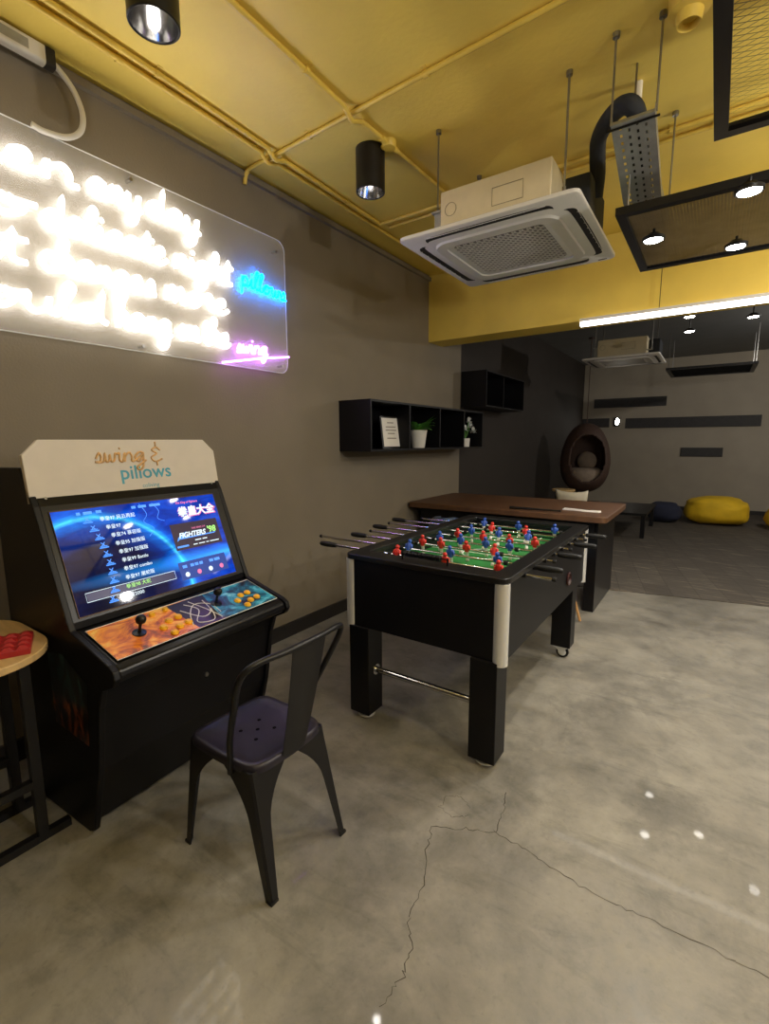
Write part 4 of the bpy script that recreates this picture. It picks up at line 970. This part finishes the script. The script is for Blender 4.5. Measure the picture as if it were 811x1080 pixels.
# expanded-metal panels
def mesh_panel(loc, w, d, label, cell=(.052, .022), fw=.05, strand=.0035, mm=None):
    t = thing('mesh_panel', label, 'ceiling panel', loc)
    bm = new_bm(); z0, z1 = 0, .035
    box(bm, 0, 0, z0, w, fw, z1); box(bm, 0, d-fw, z0, w, d, z1); box(bm, 0, fw, z0, fw, d-fw, z1); box(bm, w-fw, fw, z0, w, d-fw, z1); build('frame', bm, M_BLACKM, t)
    bm = new_bm(); nx = int((w-2*fw)/cell[0]); ny = int((d-2*fw)/cell[1]); cw = (w-2*fw)/nx; cd = (d-2*fw)/ny
    def strandq(a, b_):
        a, b_ = Vector(a), Vector(b_); u = (b_-a).normalized(); n_ = Vector((-u.y, u.x, .0))*strand; up = Vector((0, 0, .006))
        bm.faces.new([bm.verts.new(p) for p in (a-n_-up*.5, b_-n_-up*.5, b_+n_+up*.5, a+n_+up*.5)])
    for i in range(nx):
        for j in range(ny):
            x, y = fw+i*cw, fw+j*cd
            strandq((x, y+cd/2, .018), (x+cw/2, y, .018)); strandq((x+cw/2, y, .018), (x+cw, y+cd/2, .018))
            strandq((x, y+cd/2, .018), (x+cw/2, y+cd, .018)); strandq((x+cw/2, y+cd, .018), (x+cw, y+cd/2, .018))
    build('expanded_mesh', bm, mm or M_BLACKM, t)
    for x, y in ((.025, .17), (w-.025, .17), (.025, d-.17), (w-.025, d-.17)):
        bm = new_bm(); cyl(bm, (x, y, .03), (x, y, CZ-loc[2]), .005, n=8); build('hanger_rod', bm, M_STEEL, t, smooth=40)
    return t
mesh_panel((-.122, 1.72, 2.95), 1.1, 1.215, 'black framed expanded metal panel under the ceiling, nearest of the hung panels', cell=(.075, .030), fw=.055, strand=.006, mm=mat('bronze_mesh', rgb(120, 98, 66), .55))
mesh_panel((-.478, 2.62, 2.60), 1.60, .92, 'black framed mesh panel with spotlights, right of the cassette air conditioner', cell=(.026, .0105), fw=.042, strand=.0034, mm=mat('grey_mesh', rgb(146, 136, 124), .6))
mesh_panel((-.78, 9.35, 2.70), 1.22, 1.18, 'dark framed mesh panel hanging far back before the end wall', cell=(.06, .03), fw=.06, strand=.005)
def spot(loc, label, top, r=.045, power=40, grp='small spotlights under the mesh panel'):
    t = thing('spotlight', label, 'spotlight', loc, 0, grp)
    bm = new_bm(); lathe(bm, [(r, 0), (r+.006, .002), (r+.006, .016), (r*.8, .022), (r*.6, .034), (0, .036)], 24); build('housing', bm, M_BLACKM, t, smooth=40)
    bm = new_bm(); lathe(bm, [(0, .001), (r*.92, .001), (r*.92, .004)], 24); build('lens', bm, M_LAMP, t)
    bm = new_bm(); cyl(bm, (0, 0, .034), (0, 0, top-loc[2]), .006, n=8); build('stem', bm, M_BLACKM, t, smooth=40)
    return t
def lamp(name, loc, power, size=.05, angle=100, blend=.6, col=(1, .96, .89), to=(0, 0, -1)):
    L = bpy.data.lights.new(name, 'SPOT'); L.energy = power; L.shadow_soft_size = size; L.spot_size = math.radians(angle); L.spot_blend = blend; L.color = col
    o = bpy.data.objects.new(name, L); COL.objects.link(o); o.location = loc; o.rotation_euler = Vector(to).to_track_quat('-Z', 'Y').to_euler(); return o
SPOTS = [((-0.345, 2.928, 2.56), 'round lit spotlight at the left end of the mesh panel', CZ), ((0.005, 3.278, 2.56), 'round lit spotlight at the far edge of the mesh panel', CZ), ((0.031, 2.610, 2.56), 'round lit spotlight at the near edge of the mesh panel', CZ)]
for p, l, t in SPOTS: spot(p, l, 2.62, r=.046)
FAR = [((-.289, 5.32, 2.66), 'small lit spotlight just under the long light, first past the beam'), ((-.316, 6.02, 2.66), 'small lit spotlight lower and left, just past the beam'), ((.19, 5.66, 2.66), 'small lit spotlight at right edge under the long light')]
OUT = [(.61, 6.14, 2.66), (.64, 5.18, 2.66)]
for p, l in FAR: spot(p, l, CZ, grp='small spotlights past the beam')

# long linear light under the beam
ll = thing('linear_light', 'long white glowing tube light along the bottom of the yellow beam', 'light', (-1.098, 4.73, 2.59))
bm = new_bm(); box(bm, 0, -.02, .022, 2.8, .03, .05); build('housing', bm, M_WHITE, ll)
bm = new_bm(); prism(bm, rrect(-.022, -.016, .026, .028, .012), .004, 2.796, 'x'); build('diffuser', bm, M_LED, ll, smooth=40)
bm = new_bm(); box(bm, -.004, -.022, -.018, .004, .03, .05); build('end_cap', bm, M_WHITE, ll)
for x in (.62, 2.2):
    bm = new_bm(); cyl(bm, (x, 0, .05), (x, 0, CZ-2.59), .003, n=6); build('hanger_wire', bm, M_BLACKM, ll)

# ------------------------------------------------------------------ far end of the room
for n_, (x0, x1, z0, z1, lb) in enumerate(((-2.46, -.965, 2.31, 2.52, 'dark grey strip board on the end wall, topmost'), (-2.76, -2.10, 1.86, 2.07, 'dark grey strip board on the end wall behind the egg chair'), (-1.76, .73, 1.83, 2.055, 'longest dark grey strip board on the end wall'), (-.62, .14, 1.20, 1.39, 'short dark grey strip board low on the end wall'))):
    bm = new_bm(); box(bm, max(x0, WX+.01), YF-.03, z0, x1, YF-.0, z1)
    tag(build('wall_board', bm, M_GREYPAN, bevel=.004), lb, 'wall board', 'grey strip boards on the end wall')
bm = new_bm(); lathe(bm, [(0, .01), (.05, .008), (.06, 0)], 16, (0, 0, 0), 'y'); 
for w in bm.verts: w.co.y = -w.co.y; w.co.z *= 2.2
for w in bm.verts: w.co *= .6
wl = thing('wall_light', 'small bright wall light between the strip boards on the end wall', 'wall light', (-1.95, YF, 1.98))
bm2 = new_bm(); box(bm2, -.06, -.03, -.10, .06, 0, .10); build('backplate', bm2, M_BLACKM, wl); o = build('lens', bm, M_LAMP, wl, smooth=40); o.location = (.02, -.031, .0)
# egg chair
eg = thing('egg_chair', 'brown woven egg shaped hanging chair in the dim far corner', 'hanging chair', (-1.93, 9.2, .62))
bm = new_bm(); n, mrows = 84, 64; G = []
for j in range(mrows+1):
    f = PI*j/mrows; z = .62*(1-math.cos(f)); r = .42*math.sin(f)**.85*(1-.12*(z-.62)/.62)
    G.append([(r*math.cos(2*PI*i/n), r*math.sin(2*PI*i/n)*.95, z) for i in range(n)])
vt = [[bm.verts.new(p) for p in r] for r in G]
fd = Vector((math.sin(.35), -math.cos(.35), 0))
for j in range(mrows):
    for i in range(n):
        q = [vt[j][i], vt[j][(i+1) % n], vt[j+1][(i+1) % n], vt[j+1][i]]
        cpt = sum((v.co for v in q), Vector())/4
        lat = cpt.dot(Vector((fd.y*-1, fd.x, 0)))
        if cpt.dot(fd) > .05 and (lat/.30)**2+((cpt.z-.62)/.42)**2 < 1: continue
        bm.faces.new(q)
bmesh.ops.remove_doubles(bm, verts=bm.verts, dist=.0005)
o = build('shell', bm, M_BROWNRAT, eg, smooth=60); md = o.modifiers.new('thickness', 'SOLIDIFY'); md.thickness = .025
bm = new_bm(); lathe(bm, [(0, .10), (.2, .11), (.29, .18), (.325, .30), (.30, .40), (.22, .44), (0, .45)], 24); build('cushion', bm, M_CUSH, eg, smooth=60)
bm = new_bm(); lathe(bm, [(0, 0), (.14, .02), (.17, .07), (.12, .12), (0, .13)], 20, (0, 0, 0), 'y')
for w in bm.verts: w.co += Vector((0, .10, .56))
build('back_pillow', bm, M_CUSH, eg, smooth=60)
bm = new_bm(); tube(bm, [(0, 0, 1.235), (0, 0, CZ-.62)], .008, 6); cyl(bm, (0, 0, CZ-.64), (0, 0, CZ-.62), .05, n=12); build('hanging_rope', bm, M_BROWNRAT, eg)
# stool and cream chair behind the brown table
sto = thing('bar_stool', 'round wooden topped stool behind the brown table below the egg chair', 'stool', (-1.98, 8.0, 0))
bm = new_bm(); lathe(bm, [(0, .735), (.17, .735), (.18, .745), (.18, .762), (.172, .77), (0, .77)], 28); build('seat', bm, M_WOODLT, sto, smooth=40)
for k in range(4):
    a = PI/4+k*PI/2; bm = new_bm(); cyl(bm, (.21*math.cos(a), .21*math.sin(a), 0.006), (.12*math.cos(a), .12*math.sin(a), .735), .012, n=10); build('leg', bm, M_BLACKM, sto, smooth=40)
bm = new_bm(); tube(bm, [(.185*math.cos(2*PI*i/24), .185*math.sin(2*PI*i/24), .22) for i in range(24)], .008, 6, closed=True); build('foot_ring', bm, M_BLACKM, sto, smooth=40)
cc = thing('cream_chair', 'cream chair whose low back shows above the brown table', 'chair', (-1.55, 6.95, 0), -.08)
bm = new_bm(); prism(bm, rrect(-.21, -.2, .21, .22, .05), .43, .47, 'z'); build('seat', bm, M_CREAM, cc, bevel=.01, smooth=40)
for sx in (-1, 1):
    for sy in (-1, 1):
        bm = new_bm(); cyl(bm, (sx*.2, sy*.2, .006), (sx*.17, sy*.165, .43), .012, .018, n=10); build('leg', bm, M_DOWEL, cc, smooth=40)
bm = new_bm(); G = []
for j in range(6):
    q = j/5; z = .47+.385*q
    G.append([bm.verts.new((s*(.17+.05*q), -.19-.06*q+.05*s*s, z+(.03*abs(s)**3 if j == 5 else 0))) for s in [-1+2*k/10 for k in range(11)]])
for A, B in zip(G, G[1:]):
    for k in range(10): bm.faces.new((A[k], A[k+1], B[k+1], B[k]))
o = build('backrest', bm, M_CREAM, cc, smooth=60); md = o.modifiers.new('thickness', 'SOLIDIFY'); md.thickness = .02
lt = thing('low_table', 'low dark square table on the carpet left of the bean bags', 'table', (-1.22, 9.1, 0.006))
bm = new_bm(); box(bm, -.5, -.72, .36, .42, .72, .40); build('table_top', bm, M_BLACK, lt, bevel=.004)
for x in (-.45, .37):
    for y in (-.66, .66): bm = new_bm(); box(bm, x-.03, y-.03, 0, x+.03, y+.03, .36); build('leg', bm, M_BLACK, lt)
def beanbag(loc, r, h, m, label, seed, sy=.8, crease=True):
    random.seed(seed); bm = new_bm(); bmesh.ops.create_icosphere(bm, subdivisions=4, radius=1)
    from mathutils import noise as NZ
    for w in bm.verts:
        c_ = w.co.copy(); k = 1+.10*NZ.noise(c_*1.7+Vector((seed, 0, 0)))+.03*NZ.noise(c_*5)
        x, y, z = c_.x, c_.y, c_.z
        ex = .72; x = math.copysign(abs(x)**ex, x); y = math.copysign(abs(y)**ex, y); z = math.copysign(abs(z)**.75, z)
        if crease: z -= .10*math.exp(-((x*.5-z*.7+.15)/.09)**2)
        w.co = Vector((x*r*k, y*r*sy*k, max(0, h*.5+z*h*.5*k)))
    return tag(build('bean_bag', bm, m, smooth=60, loc=loc), label, 'bean bag')
beanbag((.10, 10.75, .006), .52, .50, M_YELBAG, 'yellow bean bag slumped on the dark carpet before the end wall', 3)
beanbag((-.70, 10.45, .006), .28, .38, M_NAVYBAG, 'dark navy bean bag between the low table and the yellow bean bag', 5)
beanbag((1.22, 10.6, .006), .40, .42, M_YELBAG, 'yellow bean bag cut off by the right edge of the photo', 9)

# ------------------------------------------------------------------ light
for i, (p, l, t) in enumerate(SPOTS): lamp('spot_beam', (p[0], p[1], p[2]-.01), 45, .04, 120)
for p, l in FAR: lamp('spot_beam', (p[0], p[1], p[2]-.01), 20, .04, 110)
for p in ((-1.81, 1.15, CZ-.232), (-1.895, 2.60, CZ-.207)): lamp('downlight_beam', p, 10, .03, 85)
def bulb(name, loc, power, size=.12, col=(1, .96, .90)):  # bare point light, serves only the added fill
    L = bpy.data.lights.new(name, 'POINT'); L.energy = power; L.shadow_soft_size = size; L.color = col
    o = bpy.data.objects.new(name, L); COL.objects.link(o); o.location = loc; return o
for p, e in (((1.5, 3.2, 2.5), 58), ((1.9, 2.2, 2.2), 62), ((1.3, .9, 3.0), 60), ((1.0, -.5, 2.5), 24), ((1.9, 8.6, 3.0), 95)): bulb('room_fill', p, e, .05)  # unseen fill lamps without fixtures, added to brighten the room
for p in OUT: lamp('spot_beam', (p[0], p[1], p[2]-.01), 20, .04, 110)
w = bpy.data.worlds.new('room_air'); S.world = w; w.use_nodes = True
w.node_tree.nodes['Background'].inputs[0].default_value = (1, .95, .88, 1); w.node_tree.nodes['Background'].inputs[1].default_value = .05

# ------------------------------------------------------------------ camera
cam = bpy.data.cameras.new('camera'); co = bpy.data.objects.new('camera', cam); COL.objects.link(co)
f_px = 500.09; cam.sensor_fit = 'VERTICAL'; cam.sensor_height = 36.; cam.lens = f_px/1080*36.; cam.clip_start = .02
yaw, pit, rol = math.radians(-34.6747), math.radians(8.4687), math.radians(-.2292)
fw = Vector((math.sin(yaw)*math.cos(pit), math.cos(yaw)*math.cos(pit), -math.sin(pit)))
r_ = fw.cross(Vector((0, 0, 1))).normalized(); u_ = r_.cross(fw)
r2 = r_*math.cos(rol)+u_*math.sin(rol); u2 = -r_*math.sin(rol)+u_*math.cos(rol)
Mx = Matrix((r2, u2, -fw)).transposed().to_4x4(); Mx.translation = (0, 0, 1.55)
co.matrix_world = Mx
S.camera = co
S.view_settings.view_transform = 'Standard'; S.view_settings.look = 'None'; S.view_settings.exposure = .17; S.view_settings.gamma = 1.; S.view_settings.use_curve_mapping = False
